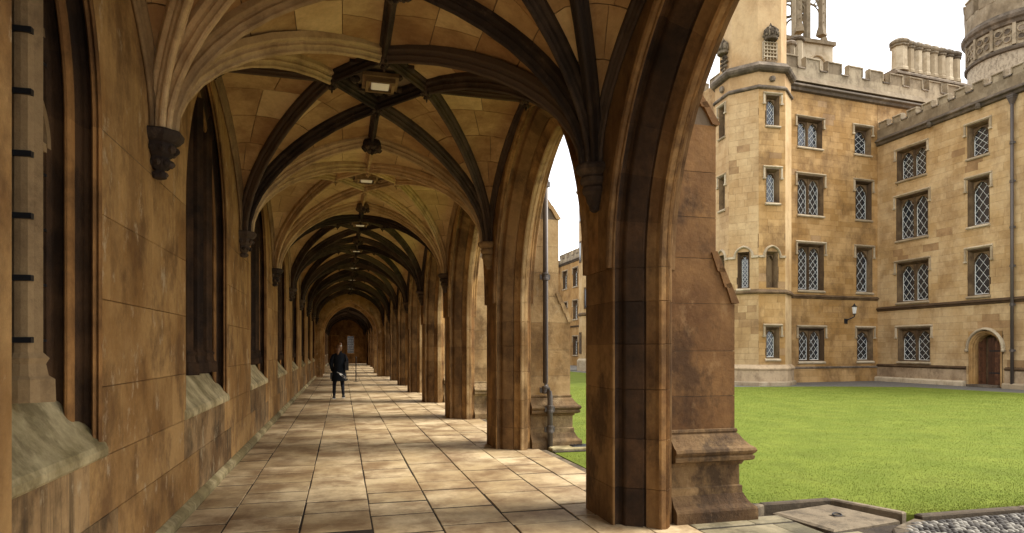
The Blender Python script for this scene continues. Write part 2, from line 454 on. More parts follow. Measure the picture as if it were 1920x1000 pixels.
def PBAND(dark): return [(2.362-LX, 2.60-LX, 'hollow' if dark else 'hollow2'), (2.676-LX, 2.80-LX, 'butt' if not dark else 'pier')]  # hollows painted dark as shade, outer nib painted paler as if lit
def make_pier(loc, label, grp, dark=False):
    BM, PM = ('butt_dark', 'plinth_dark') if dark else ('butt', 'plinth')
    t = thing('arcade_pier', loc, label, 'pier', grp)
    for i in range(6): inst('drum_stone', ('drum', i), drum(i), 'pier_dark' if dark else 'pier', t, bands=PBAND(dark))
    for i in range(7): inst('buttress_stone', ('bst', i), butt_stone(i), BM, t)
    inst('buttress_core', 'bcore', butt_body, 'mortar', t)
    for i in range(3): inst('weathering_stone', ('w1', i), W1(i), BM, t)
    for i in range(4): inst('weathering_stone', ('w2', i), W2(i), BM, t)
    inst('plinth_cap', 'pcap', plinth_cap, PM, t)
    inst('plinth_die', 'pdie', plinth_die, PM, t)
    inst('plinth_base', 'pbase', plinth_base, PM, t)
    return t
allp = []
n = 0
for si, sec in enumerate(SEC):
    for i, y in enumerate(sec):
        if y > 36 and si == 0: continue
        if si == 1 and i == 6: continue
        if y < 3: lab = 'stone arcade pier behind the viewer, just outside the right of the view'
        else:
            n += 1
            lab = {1: 'nearest big moulded stone pier with stained brown buttress and ledged plinth',
                   2: 'second stone pier along the arcade, with the grey drainpipe beside its pale buttress'}.get(
                n, '%s stone arcade pier from the viewer along the right of the walk' % ORD[n])
            if si == 1: lab = lab.replace(' from the viewer along the right of the walk', ' from the viewer, beyond the cross arch')
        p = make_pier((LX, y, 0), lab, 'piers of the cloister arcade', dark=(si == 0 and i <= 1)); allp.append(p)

# ---------------------------------------------------------------- arcade arches
APROF = [(x, NIB-y) for x, y in PROF[1:-1]]
def TA(s, d, z): return (d-LX, s, z)
def vous(i, side, N=8):
    def f():
        mb = MB(); sweep(mb, APROF, W_A, R_A, ZSP, TA, i/N, (i+1)/N, 3, side); return mb
    return f
def spandrel():
    mb = MB()
    arch_wall(mb, W_A, R_A, ZSP, APROF[0][1], TA, 2.33, 2.25, 5.6)
    return mb
def spandrel_out():
    mb = MB()
    arch_wall(mb, W_A, R_A, ZSP, APROF[-1][1], TA, XOUT, 2.25, 6.1)
    mb.box(XOUT-LX, XOUT+.09-LX, -2.25, 2.25, 5.35, 5.43); mb.box(2.7-LX, XOUT+.04-LX, -2.25, 2.25, 6.101, 6.2)
    return mb
def hoodm():
    mb = MB()
    for side in (1, -1):
        sweep(mb, [(2.334, .245), (2.30, .25), (2.285, .27), (2.29, .295), (2.31, .305), (2.334, .32)], W_A, R_A, ZSP, TA, .0, 1, 14, side)
        sweep(mb, [(XOUT-.004, .20), (XOUT+.04, .205), (XOUT+.055, .235), (XOUT+.03, .27), (XOUT-.004, .285)], W_A, R_A, ZSP, TA, .0, 1, 14, side)
    return mb
na = 0
for si, sec in enumerate(SEC):
    for i in range(len(sec)-1):
        ym = (sec[i]+sec[i+1])/2; na += 1
        lab = {1: 'nearest moulded arch, cut off by the top of the view, opening on the lawn',
               2: 'second moulded arch of the arcade, framing sky and a pale buttress'}.get(na, '%s moulded arch along the arcade from the viewer' % ORD[na])
        t = thing('arcade_arch', (LX, ym, 0), lab, 'arch', 'arches of the cloister arcade')
        AM = 'pier_dark' if na == 1 else 'pier'  # nearest arch takes the pier stone with shade painted in
        for side in (1, -1):
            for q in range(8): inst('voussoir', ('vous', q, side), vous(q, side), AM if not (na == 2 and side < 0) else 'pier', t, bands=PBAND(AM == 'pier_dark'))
        inst('spandrel', 'span', spandrel, AM, t)
        inst('outer_wall', 'spano', spandrel_out, 'butt', t)
        inst('hood_mould', 'hoodm', hoodm, AM, t)
# jambs: half pier against the cross walls
for y, s_ in ((SEC[0][-1], -1), (SEC[1][-1], -1)):
    t = thing('half_pier', (LX, y, 0), 'half pier joining the arcade to the %s' % ('cross arch wall' if y < 40 else 'far end wall'), 'pier')
    for i in range(6): inst('drum_stone', ('drum', i), drum(i), 'pier', t)

# ---------------------------------------------------------------- window wall on the left
W_W, R_W, ZW = 1.15, 1.83, 2.95
WPROF = [(-1.45, 0), (-1.453, -.02), (-1.468, -.032), (-1.486, -.024), (-1.491, -.006), (-1.502, -.03), (-1.522, -.047), (-1.543, -.035), (-1.548, -.012),
         (-1.575, .012), (-1.61, .018), (-1.645, .0), (-1.672, -.045), (-1.682, -.095), (-1.678, -.115), (-1.686, -.145), (-1.71, -.165), (-1.74, -.165), (-1.765, -.145), (-1.772, -.11),
         (-1.80, -.088), (-1.84, -.10), (-1.87, -.135), (-1.882, -.19), (-1.885, -.22), (-1.99, -.22)]
WPROF = [(-1.45+(d+1.45)*.50, e) for d, e in WPROF]
def TW(s, d, z): return (d, s, z)
WBAND = [(-1.564, -1.4995, 'hollow'), (-1.9, -1.607, 'hollow')]  # window hollows coloured dark for the shade inside the mouldings
ZSILL = 1.02
def w_jamb(side):
    def f():
        mb = MB(); rows = []
        for z in (ZSILL-.02, 1.5, 2.0, 2.5, ZW): rows.append([(d, side*(W_W+e), z) for d, e in WPROF])
        mb.stack(rows, closed=False); return mb
    return f
def w_vous(i, side, N=5):
    def f():
        mb = MB(); sweep(mb, WPROF, W_W, R_W, ZW, TW, i/N, (i+1)/N, 4, side); return mb
    return f
def w_sill():
    mb = MB(); h = W_W+.04
    pr = [(-1.76, 1.0), (-1.45, .90), (-1.438, .90), (-1.428, .915), (-1.428, .955), (-1.436, .972)]
    for i in range(9):
        a = i/8; pr.append((-1.44-.25*a, .985+.34*(a**1.15)))
    pr += [(-1.76, 1.36)]
    mb.ext(pr, lambda a, p, q: (p, a, q), -h, h); return mb
def w_mull():
    mb = MB()
    ring = [(.085, 0), (.05, .018), (.03, .036), (0, .040), (-.03, .036), (-.05, .018), (-.085, 0), (-.05, -.018), (-.03, -.036), (0, -.040), (.03, -.036), (.05, -.018)]
    def r(z, k=1.0): return [(x*k, y*k, z) for x, y in ring]
    mb.stack([r(1.30, 1.7), r(1.42, 1.65), r(1.44, 1.3), r(1.50, 1.15), r(1.53, 1.35), r(1.56, 1.0), r(3.1), r(4.4)])
    return mb
def w_trac():
    mb = MB()
    # light heads between jambs and mullions + upper arcs
    half = W_W-.22
    for c in (-.715, -.25, .25, .715):
        for side in (1, -1):
            rows = []
            for i in range(9):
                s_, z = arc_pt(.21, .32, 2.75, 0, i/8, side); s2, z2 = arc_pt(.21, .32, 2.75, .05, i/8, side)
                rows.append([(-1.66, c+s_, z), (-1.72, c+s_, z), (-1.72, c+s2, z2), (-1.66, c+s2, z2)])
            mb.stack(rows)
    for side in (1, -1):
        rows = []
        for i in range(9):
            s_, z = arc_pt(.60, .95, 3.05, 0, i/8, side); s2, z2 = arc_pt(.60, .95, 3.05, .05, i/8, side)
            rows.append([(-1.66, s_, z), (-1.72, s_, z), (-1.72, s2, z2), (-1.66, s2, z2)])
        mb.stack(rows)
    for z in (2.72, 3.38):
        mb.box(-1.72, -1.665, -half, half, z, z+.05)
    return mb
def w_bars():
    mb = MB(); z = 1.62
    while z < 4.0:
        mb.box(-1.68, -1.665, -.93, .93, z, z+.014)
        for c in (-.5, 0, .5): mb.box(-1.665, -1.55, c-.05, c+.05, z-.010, z+.020)
        z += .32
    return mb
def w_rods():
    mb = MB(); z = 1.62
    while z < 4.0: mb.box(-1.68, -1.665, -.93, .93, z, z+.014); z += .32
    return mb
def w_glass():
    mb = MB(); n = 10; half = W_W-.21
    mb.add([(-1.715, -half, 1.35), (-1.715, half, 1.35), (-1.715, half, ZW), (-1.715, -half, ZW)], [(0, 1, 2, 3)])
    for side in (1, -1):
        rows = []
        for i in range(n+1):
            s_, z = arc_pt(W_W, R_W, ZW, -.21, i/n, side); rows.append([(-1.715, 0, z), (-1.715, s_, z)])
        mb.stack(rows, closed=False)
    return mb
def w_lead():
    mb = MB()
    for c in (-.62, 0, .62):
        for k in range(-2, 3): mb.box(-1.713, -1.707, c+k*.12-.003, c+k*.12+.003, 1.36, 4.3)
    z = 1.5
    while z < 4.0: mb.box(-1.713, -1.706, -.93, .93, z, z+.006); z += .16
    return mb
def w_spand():
    mb = MB(); arch_wall(mb, W_W, R_W, ZW, 0, TW, -1.45, 2.25, 5.6, n=14); return mb
def w_back():
    mb = MB(); mb.box(-2.2, -1.475, -2.25, 2.25, -.1, .89)
    for s_ in (1, -1): mb.box(-2.2, -1.475, min(s_*1.20, s_*2.25), max(s_*1.20, s_*2.25), .89, ZW)
    return mb
rowz = [.10, .52, .90, 1.34, 1.89, 2.42, ZW]
rnw = random.Random(4)
WST = []
for r in range(6):
    z0, z1 = rowz[r], rowz[r+1]
    if r < 2:
        cuts = [-2.25+rnw.uniform(0, .3)]
        cuts = [-2.25]+sorted([-2.25+x for x in (([1.05, 2.0, 3.2, 4.1] if r % 2 else [.6, 1.7, 2.6, 3.7]))])+[2.25]
        for a, b in zip(cuts[:-1], cuts[1:]): WST.append((a, b, z0, z1))
    else:
        # pier band is centred on the bay edges (+-2.25): cut as two half runs
        c = [.35, .62, .15, .5][r-2]
        WST += [(-2.25, -2.25+1.10*(.35+c*.6), z0, z1), (-2.25+1.10*(.35+c*.6), -1.15, z0, z1)]
        WST += [(1.15, 2.25, z0, z1)] if r % 2 else [(1.15, 1.15+c, z0, z1), (1.15+c, 2.25, z0, z1)]
def w_stone(i):
    def f():
        a, b, z0, z1 = WST[i]; mb = MB(); g = .002
        # depth axis = x; face at -1.45
        mb.cbox(a+g, b-g, z0+g, z1-g, 0, .03, .003, T=lambda p, q, d: (-1.48+d, p, q)); return mb
    return f
def w_plinth():
    mb = MB(); mb.ext([(-1.47, -.05), (-1.395, -.05), (-1.395, .05), (-1.41, .07), (-1.452, .098), (-1.47, .098)], lambda a, p, q: (p, a, q), -2.248, 2.248); return mb

def window_wall(sec, label, inc):
    t = thing('cloister_wall', (0, sec[0], 0), label, 'wall')
    for i in range(len(sec)-1):
        ym = (sec[i]+sec[i+1])/2-sec[0]; L = (0, ym, 0)
        w = inst('window', 'wglass', w_glass, 'glass', t, L)
        for c in (-.5, 0, .5): inst('mullion', 'wmull', w_mull, 'rib_brown' if (i == 0 and c > .4) else 'hollow', w, (-1.60, c, 0))  # one near mullion painted paler, standing in for court light on it
        inst('tracery', 'wtrac', w_trac, 'rib_brown', w)
        inst('saddle_bars', 'wbars' if i == 0 else 'wrods', w_bars if i == 0 else w_rods, 'iron', w)
        inst('lead_cames', 'wlead', w_lead, 'iron', w)
        inst('sill', 'wsill', w_sill, 'sill', w)
        for side in (1, -1):
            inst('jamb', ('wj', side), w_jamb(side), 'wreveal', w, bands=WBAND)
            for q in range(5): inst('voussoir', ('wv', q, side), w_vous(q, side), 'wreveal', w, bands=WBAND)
        inst('upper_wall', 'wspand', w_spand, 'wall', t, L)
        inst('wall_core', 'wback', w_back, 'mortar', t, L)
        inst('base_course', 'wpl', w_plinth, 'sill', t, L)
        for q in range(len(WST)): inst('stone', ('wst', q), w_stone(q), 'drip' if WST[q][3] < .95 and abs(WST[q][0]+WST[q][1])/2 < 1.0 else 'wall', t, L)
    for i, y in enumerate(sec):
        if i == 0: continue
        inst('corbel', 'corb', corbel_mb('leaf'), 'rib_dark', t, (-1.40, y-sec[0], ZS))
    return t
window_wall(SEC[0], 'long brown stone wall with tall pointed windows, left of the walk', None)
window_wall(SEC[1], 'far stretch of the left wall, beyond the cross arch', None)
# narrow stone pilaster at the very left edge of the view
mb = MB(); mb.prism([(-1.45, 2.42), (-1.23, 2.42), (-1.19, 2.46), (-1.19, 2.78), (-1.23, 2.82), (-1.45, 2.82)], 0, 5.2)
mb.prism([(-1.45, 2.38), (-1.15, 2.38), (-1.15, 2.86), (-1.45, 2.86)], 0, .22)
single('stone_pilaster', mb, M['wall'], 'plain stone pilaster cut by the left edge of the view', 'pilaster')
# corbels on the arcade side
for i, y in enumerate([y for y in SEC[0]+SEC[1]][:]):
    if i in (0,): continue
    p = [q for q in bpy.data.objects if q.name.startswith(('arcade_pier', 'half_pier')) and abs(q.location.y-y) < .1][0] if any(abs(q.location.y-y) < .1 for q in bpy.data.objects if q.name.startswith(('arcade_pier', 'half_pier'))) else None
    if p: inst('corbel', 'corbr', corbel_mb('roll'), 'rib_dark' if i != 2 else 'rib_brown', p, (2.29-LX, 0, ZS))

# ---------------------------------------------------------------- vault
XC, HA, HB = (XL+XR)/2, (XR-XL)/2, BAY/2
PN = [(HA, 0.0), (.56, 0.0), (0.0, .75), (0.0, HB)]
def gq(ph): return 1-math.cos(ph), .8*math.sin(ph)+.2*(1-math.cos(ph))
def vpt(cell, lam, ph, sx, sy, dome=.05):
    q, g = gq(ph)
    a, b = PN[cell], PN[cell+1]
    tx, ty = a[0]+(b[0]-a[0])*lam, a[1]+(b[1]-a[1])*lam
    x = HA+q*(tx-HA); y = HB+q*(ty-HB)
    z = ZS+(ZR-ZS)*g+dome*math.sin(PI*lam)*q*(1-q)*3
    return Vector((sx*x, sy*y, z))
def vnorm(cell, lam, ph, sx, sy):
    e = .01
    a = vpt(cell, min(lam+e, 1), ph, sx, sy)-vpt(cell, max(lam-e, 0), ph, sx, sy)
    b = vpt(cell, lam, min(ph+e, PI/2), sx, sy)-vpt(cell, lam, ph-e, sx, sy)
    n = a.cross(b)
    if n.length < 1e-9: return Vector((0, 0, 1))
    n.normalize()
    c = Vector((sx*HA*.2, sy*HB*.2, 2.5))-vpt(cell, lam, ph, sx, sy)
    return -n if n.dot(c) > 0 else n      # outward: up and towards the corner
def web(off):
    def f():
        mb = MB()
        for sx in (1, -1):
            for sy in (1, -1):
                for c in range(3):
                    rows = [[vpt(c, l/5, .001+(PI/2-.001)*i/12, sx, sy)+Vector((0, 0, off)) for l in range(6)] for i in range(13)]
                    mb.stack(rows, closed=False)
        mb.add([(.56, 0, ZR+off), (0, .75, ZR+off), (-.56, 0, ZR+off), (0, -.75, ZR+off)], [(0, 1, 2, 3)])
        return mb
    return f
def webstone(c, i, N, l0, l1, sx, sy):
    def f():
        p0 = .16+(PI/2-.16)*i/N; p1 = .16+(PI/2-.16)*(i+1)/N
        g = .0035; mb = MB(); rows = []; n = 3
        for a in range(3):
            row = []
            for b in range(3):
                ph = p0+(p1-p0)*a/2; lam = l0+(l1-l0)*b/2
                row.append((ph, lam))
            rows.append(row)
        cen = vpt(c, (l0+l1)/2, (p0+p1)/2, sx, sy)
        low = []; 
        for row in rows:
            for ph, lam in row:
                P = vpt(c, lam, ph, sx, sy); d = (cen-P); P = P+d.normalized()*min(g*1.4, d.length*.4) if d.length > 1e-6 else P
                low.append((P, vnorm(c, lam, ph, sx, sy)))
        vs = [p for p, _ in low]+[p+nn*.028 for p, nn in low]
        fs = []
        for a in range(2):
            for b in range(2):
                k = a*3+b; fs.append((k, k+1, k+4, k+3))
        rim = [0, 1, 2, 5, 8, 7, 6, 3]
        for q in range(8):
            k, j = rim[q], rim[(q+1) % 8]; fs.append((k, j, j+9, k+9))
        mb.add(vs, fs); return mb
    return f
RPROF = [(-.072, .03), (-.072, -.028), (-.06, -.042), (-.040, -.048), (-.034, -.066), (-.040, -.085), (-.028, -.10), (-.022, -.118), (-.024, -.138), (-.012, -.152), (.0, -.156),
         (.012, -.152), (.024, -.138), (.022, -.118), (.028, -.10), (.040, -.085), (.034, -.066), (.040, -.048), (.06, -.042), (.072, -.028), (.072, .03)]
def rib_sweep(pts, k=1.0):
    mb = MB(); rows = []
    for i, p in enumerate(pts):
        t = (pts[min(i+1, len(pts)-1)]-pts[max(i-1, 0)]).normalized()
        h = (pts[-1]-pts[0]); h.z = 0; h.normalize()
        ac = Vector((-h.y, h.x, 0)); up = ac.cross(t)
        if up.dot(Vector((-h.x*.5, -h.y*.5, 1))) < 0: up = -up
        rows.append([p+ac*a*k+up*b*k for a, b in RPROF])
    mb.stack(rows, closed=False)
    nn = len(RPROF); mb.f.append(tuple(range(nn))); mb.f.append(tuple(len(mb.v)-nn+i for i in range(nn)))
    return mb
def rib(target, sx, sy, p0, p1, inset=0.0):
    def f():
        pts = []
        for i in range(11):
            ph = p0+(p1-p0)*i/10; q, g = gq(ph)
            x = HA-.03+q*(target[0]-HA+.03); y = HB-inset+q*(target[1]-HB+inset)
            pts.append(Vector((sx*x, sy*y, ZS+(ZR-ZS)*g)))
        return rib_sweep(pts)
    return f
def level_rib(a, b, k=1.0):
    def f():
        A, B = Vector((*a, ZR)), Vector((*b, ZR))
        return rib_sweep([A+(B-A)*i/4 for i in range(5)], k)
    return f
def wall_rib(sx, sy):
    def f():
        pts = []
        for i in range(13):
            ph = PI/2*i/12; q, g = gq(ph)
            pts.append(Vector((sx*(HA-.02), sy*(HB-q*HB), ZS+(ZR-ZS)*g)))
        return rib_sweep(pts, .75)
    return f
def boss(r, seed):
    def f():
        mb = MB(); rnd = random.Random(seed)
        mb.lathe((0, 0, 0), [(r*.9, .06), (r, .0), (r*.95, -.05), (r*.6, -.075), (r*.2, -.085), (.01, -.086)], 10)
        lump_ring(mb, (0, 0, 0), r*.78, 8, r*.30, -.06, seed)
        lump_ring(mb, (0, 0, 0), r*.32, 5, r*.24, -.10, seed+1)
        mb.lathe((0, 0, -.13), [(.01, .03), (r*.16, .02), (r*.18, 0), (r*.1, -.02), (.01, -.025)], 7)
        return mb
    return f
def vault_bay(ym, idx, webm, ribm, stones, special=None, start=False, tmat=None, label=''):
    t = thing('vault_bay', (XC, ym, ZS), label, 'vault', 'rib vault bays of the cloister ceiling')
    L = (0, 0, -ZS)
    inst('web', 'web%d' % (1 if stones else 0), web(.028 if stones else 0), webm if not stones else 'mortar', t, L, kind='stuff') if 0 else inst('vault_web', 'web%d' % (1 if stones else 0), web(.026 if stones else 0), webm if not stones else 'mortar', t, L)
    if stones:
        rn = random.Random(11)
        for sx in (1, -1):
            for sy in (1, -1):
                for c in range(3):
                    N = 6
                    for i in range(N):
                        wide = (c != 1 and i >= 2) or (c == 1 and i >= 4)
                        if wide: m = rn.choice([.4, .5, .62]); spl = [(0, m), (m, 1)]
                        else: spl = [(0, 1)]
                        for l0, l1 in spl:
                            mk = webm
                            if webm == 'web_dark' and rn.random() < .10: mk = 'web_pale'
                            inst('web_stone', ('ws', c, i, N, l0, l1, sx, sy), webstone(c, i, N, l0, l1, sx, sy), mk, t, L)
    for sx in (1, -1):
        for sy in (1, -1):
            rm = special(sx, sy) if special else ribm
            for j, tg in ((1, PN[1]), (2, PN[2])):
                inst('rib', ('rib', j, sx, sy), rib(tg, sx, sy, .0, PI/2), rm, t, L)
            inst('wall_rib', ('wrib', sx, sy), wall_rib(sx, sy), 'rib_brown' if ribm == 'rib_pale' or sx < 0 else ribm, t, L)
            inst('lierne_rib', ('lier', sx, sy), level_rib((sx*.56, 0), (0, sy*.75), .9), ribm, t, L)
        inst('ridge_rib', ('rr', sx), level_rib((sx*.56, 0), (sx*(HA-.03), 0), .8), ribm, t, L)
        inst('wall_boss', ('wb', sx), boss(.09, 5), ribm, t, (sx*(HA-.06), 0, ZR-.07-ZS))
    for sy in (1, -1):
        inst('ridge_rib', ('rl', sy), level_rib((0, sy*.75), (0, sy*HB), .8), ribm, t, L)
    for p in ((.56, 0), (-.56, 0), (0, .75), (0, -.75)):
        inst('rib_node', 'node', boss(.075, 9), ribm, t, (p[0], p[1], ZR-.09-ZS))
    # transverse rib and boss at the far pier line
    for sx in (1, -1):
        tm = (tmat(sx) if callable(tmat) else tmat) or ribm
        inst('transverse_rib', ('tr', sx), rib((0, HB), sx, 1, .0, PI/2), tm, t, L)
    inst('boss', 'bossb', boss(.15, 2), 'rib_dark', t, (0, HB, ZR-.12-ZS))
    if start:
        for sx in (1, -1): inst('transverse_rib', ('tr0', sx), rib((0, HB), sx, -1, .0, PI/2), tm, t, L)
    # carved panels round the lamp
    def carve():
        mb = MB()
        for a in range(4):
            ang = PI/4+a*PI/2
            d = Vector((.75*.5*math.cos(ang)*1.0, .75*math.sin(ang)*.75, 0))
            mb.box(-.012, .012, -.02, .02, -.05, 0, T=lambda x, y, z: (d.x+x*8, d.y+y*3, ZR+z))
        for k in range(20):
            rnd = random.Random(k)
            a = rnd.random()*2*PI; r = rnd.uniform(.25, .42)
            x, y = r*math.cos(a)*.9, r*math.sin(a)*1.25
            if abs(x)/.56+abs(y)/.75 > .92: continue
            mb.lathe((x, y, ZR), [(.04, .01), (.045, -.02), (.02, -.045), (.004, -.05)], 6)
        return mb
    inst('carved_panel', 'carve', carve, 'rib_dark' if ribm == 'rib_dark' else 'rib_brown', t, L, kind='stuff')
    return t
def lamp_body():
    mb = MB()
    for a, b, c, d in ((-.17, .17, -.17, -.135), (-.17, .17, .135, .17), (-.17, -.135, -.135, .135), (.135, .17, -.135, .135)):
        mb.box(a, b, c, d, -.055, .0)
    mb.box(-.135, .135, -.135, .135, -.01, 0); mb.box(-.21, .21, -.21, .21, .001, .045)
    return mb
def lamp_diff():
    mb = MB(); mb.cbox(-.105, .105, -.105, .105, 0, .03, .01, T=lambda x, y, z: (x, y, -.018-z)); return mb
nb = 0
for si, sec in enumerate(SEC):
    for i in range(len(sec)-1):
        ym = (sec[i]+sec[i+1])/2; nb += 1
        if si == 0 and i == 0:
            vault_bay(ym, i, 'web_dark', 'rib_dark', True, lambda sx, sy: 'rib_pale' if (sx < 0 and sy > 0) else 'rib_dark', tmat=lambda sx: 'rib_pale' if sx < 0 else 'rib_dark', label='vault bay overhead at the top edge of the view, nearest the viewer')
        elif si == 0 and i == 1:
            vault_bay(ym, i, 'web_dark', 'rib_dark', True, lambda sx, sy: 'rib_pale' if (sx < 0 and sy < 0) else 'rib_dark', tmat='rib_pale', label='brown vault bay with blackened star ribs round the nearest square ceiling light')
        elif si == 0 and i == 2:
            vault_bay(ym, i, 'web_pale', 'rib_pale', True, tmat='rib_pale', label='cleaned pale vault bay with cream ribs round the second ceiling light')
        elif si == 0 and i == 3:
            vault_bay(ym, i, 'web_pale', 'rib_dark', True, label='vault bay with pale cells and black ribs, just past the cleaned pale bay')
        else:
            vault_bay(ym, i, 'web_dark', 'rib_dark', False, label='%s vault bay from the viewer, dark ribs%s' % (ORD[nb], ' beyond the cross arch' if si else ''))
        l = thing('ceiling_light', (XC, ym, ZR-.07), {1: 'square ceiling light above the top edge of the view, closest to the viewer', 2: 'square cream ceiling light in the nearest blackened star of ribs', 3: 'square ceiling light in the cleaned pale vault bay'}.get(nb, '%s square ceiling light from the viewer, small in the distance' % ORD[nb]), 'lamp', 'ceiling lights along the cloister vault')
        inst('lamp_frame', 'lbody', lamp_body, 'rib_brown', l); inst('diffuser', 'ldiff', lamp_diff, 'diff', l)

# roof over the walk (keeps the sky off the vault), hidden above the vaults
structure('cloister_roof', MB().box(-2.3, 3.0, -3.2, Y_END+.6, 5.601, 5.9), M['cornice'])
# outer side of window wall behind the glass, and the wall behind the viewer
structure('room_wall', MB().box(-2.35, -2.21, -3.2, 38.1, -.1, 5.6).box(-2.35, -2.21, 42.1, Y_END+.6, -.1, 5.6), M['mortar'])

# ---------------------------------------------------------------- cross walls with pointed arches and the end wall
def cross_wall(y0, y1, w, rise, zs, label):
    t = thing('cross_arch', (XC, y0, 0), label, 'arch')
    R = (rise*rise+w*w)/(2*w)
    T0 = lambda s, d, z: (s, d, z)
    TT = lambda s, d, z: (XC+s, y0+d, z)
    D = y1-y0
    prof = [(0, .14), (.03, .10), (.05, .11), (.09, .06), (.12, .02), (.16, 0), (D-.16, 0), (D-.12, .02), (D-.09, .06), (D-.05, .11), (D-.03, .10), (D, .14)]
    for side in (1, -1):
        for q in range(6):
            mb = MB(); sweep(mb, prof, w, R, zs, TT, q/6, (q+1)/6, 3, side); part('voussoir', mb, M['wall'], t)
        zz = [-.02, .5, 1.0, 1.5, 2.0, zs]
        for a, b in zip(zz[:-1], zz[1:]):
            mb = MB(); rows = [[TT(side*(w+e), d, z) for d, e in prof]+[TT(side*(HA+.001), D, z), TT(side*(HA+.001), 0, z)] for z in (a, b-.002)]
            mb.stack(rows); part('jamb_stone', mb, M['wall'], t)
    mb = MB()
    for d in (0, D): arch_wall(mb, w, R, zs, .14, TT, d, HA+.6, 5.6)
    part('upper_wall', mb, M['wall'], t)
cross_wall(37.1, 38.1, 1.50, 1.95, 2.25, 'pointed cross arch spanning the walk in the distance, ahead of the walking person')
cross_wall(42.1, 43.1, 1.55, 1.95, 2.35, 'second pointed cross arch, seen through the first at the far end of the walk')
# gate bay ceiling and outer corners (left and right sides are open)
t = thing('gate_vault', (XC, 40.1, 4.6), 'plain barrel ceiling of the gate passage between the two cross arches', 'vault')
mb = MB(); rows = []
for i in range(13):
    s_, z = arc_pt(HA, 2.3, 3.2, 0, i/6, 1) if i <= 6 else arc_pt(HA, 2.3, 3.2, 0, (12-i)/6, -1)
    rows.append([(XC+s_, 38.09, z), (XC+s_, 42.11, z)])
mb.stack(rows, closed=False); part('web', mb, M['web_dark'], t)
for y in (38.3, 41.6):
    mb = MB(); mb.box(-2.2, -1.45, y-.2, y+.3, 0, 5.5); mb.box(2.33, 3.2, y-.2, y+.3, 0, 5.5); part('corner_pier', mb, M['wall'], t)
# end wall
t = thing('end_wall', (XC, Y_END, 0), 'dim end wall of the cloister with two tall panels and a pale window', 'wall')
mb = MB(); mb.box(-1.5, 2.9, Y_END, Y_END+.4, 0, 5.6); part('wall', mb, M['hollow2'], t)
for xx in (-.75, .85):
    f = MB(); f.box(xx-.42, xx+.42, Y_END-.06, Y_END-.001, 1.0, 1.08); f.box(xx-.42, xx-.34, Y_END-.06, Y_END-.001, 1.081, 2.9); f.box(xx+.34, xx+.42, Y_END-.06, Y_END-.001, 1.081, 2.9); f.box(xx-.42, xx+.42, Y_END-.06, Y_END-.001, 2.901, 3.0)
    w = part('window', f, M['wall'], t)
    g = MB(); g.box(xx-.34, xx+.34, Y_END-.03, Y_END-.002, 1.081, 2.9); part('glass' if xx > 0 else 'panel', g, M['glass' if xx > 0 else 'wreveal'], w)
    if xx > 0:
        g = MB(); 
        for k in range(9): g.box(xx-.34, xx+.34, Y_END-.036, Y_END-.031, 1.2+k*.18, 1.22+k*.18)
        for k in range(5): g.box(xx-.28+k*.14, xx-.265+k*.14, Y_END-.043, Y_END-.037, 1.09, 2.89)
        part('lattice', g, M['lead'], w)
# ================================================================ COURT: lawn, kerbs, cobbles, gravel
g = MB(); g.add([(-400, -400, -.09), (900, -400, -.09), (900, 900, -.09), (-400, 900, -.09)], [(0, 1, 2, 3)])
structure('ground', g, M['grav'])
lawn_poly = [(3.135, 5.95), (4.02, 5.70), (4.10, 5.66), (4.96, 5.66), (5.22, 4.98), (5.6, 4.86), (23.4, 4.86), (23.6, 17.5), (22.8, 21.4), (19.8, 22.6), (15.7, 23.4), (15.3, 46), (3.135, 46)]
lb = MB(); lb.prism(lawn_poly, -.2, -.012); structure('lawn', lb, M['lawn'])
def inpoly(X, Y, P):
    r = np.zeros(len(X), bool); n = len(P)
    for i in range(n):
        x1, y1 = P[i]; x2, y2 = P[(i+1) % n]
        c = ((y1 > Y) != (y2 > Y)); 
        xx = (x2-x1)*(Y-y1)/((y2-y1) if y2 != y1 else 1e-9)+x1
        r ^= c & (X < xx)
    return r
rs = np.random.RandomState(3)
def blades(N, x0, x1, y0, y1, h, w, name):
    X = rs.uniform(x0, x1, N); Y = y0+(y1-y0)*rs.uniform(0, 1, N)**2.1
    k = inpoly(X, Y, [(a, b) for a, b in lawn_poly]); 
    for yc in [yk(i) for i in range(0, 3)]: k &= ~((X < 3.76) & (np.abs(Y-yc) < .50))
    k &= ~((X < 3.16))
    X, Y = X[k], Y[k]; n = len(X)
    a = rs.uniform(0, 2*PI, n); H = h*rs.uniform(.5, 1.2, n); Wd = w*rs.uniform(.7, 1.3, n)*np.maximum(1, np.hypot(X, Y)/12)
    lx, ly = rs.normal(0, .35, n)*H, rs.normal(0, .35, n)*H
    V = np.zeros((n, 3, 3))
    V[:, 0] = np.stack([X-np.cos(a)*Wd, Y-np.sin(a)*Wd, np.full(n, -.014)], 1)
    V[:, 1] = np.stack([X+np.cos(a)*Wd, Y+np.sin(a)*Wd, np.full(n, -.014)], 1)
    V[:, 2] = np.stack([X+lx, Y+ly, -.012+H], 1)
    me = bpy.data.meshes.new(name); me.vertices.add(3*n); me.loops.add(3*n); me.polygons.add(n)
    me.vertices.foreach_set('co', V.reshape(-1).astype(np.float32))
    me.loops.foreach_set('vertex_index', np.arange(3*n, dtype=np.int32))
    me.polygons.foreach_set('loop_start', np.arange(0, 3*n, 3, dtype=np.int32))
    me.polygons.foreach_set('loop_total', np.full(n, 3, dtype=np.int32))
    me.update(); me.validate(); me.materials.append(M['blade'])
    link(name, me, kind='stuff')
blades(520000, 3.1, 23, 4.9, 25, .013, .0028, 'grass')

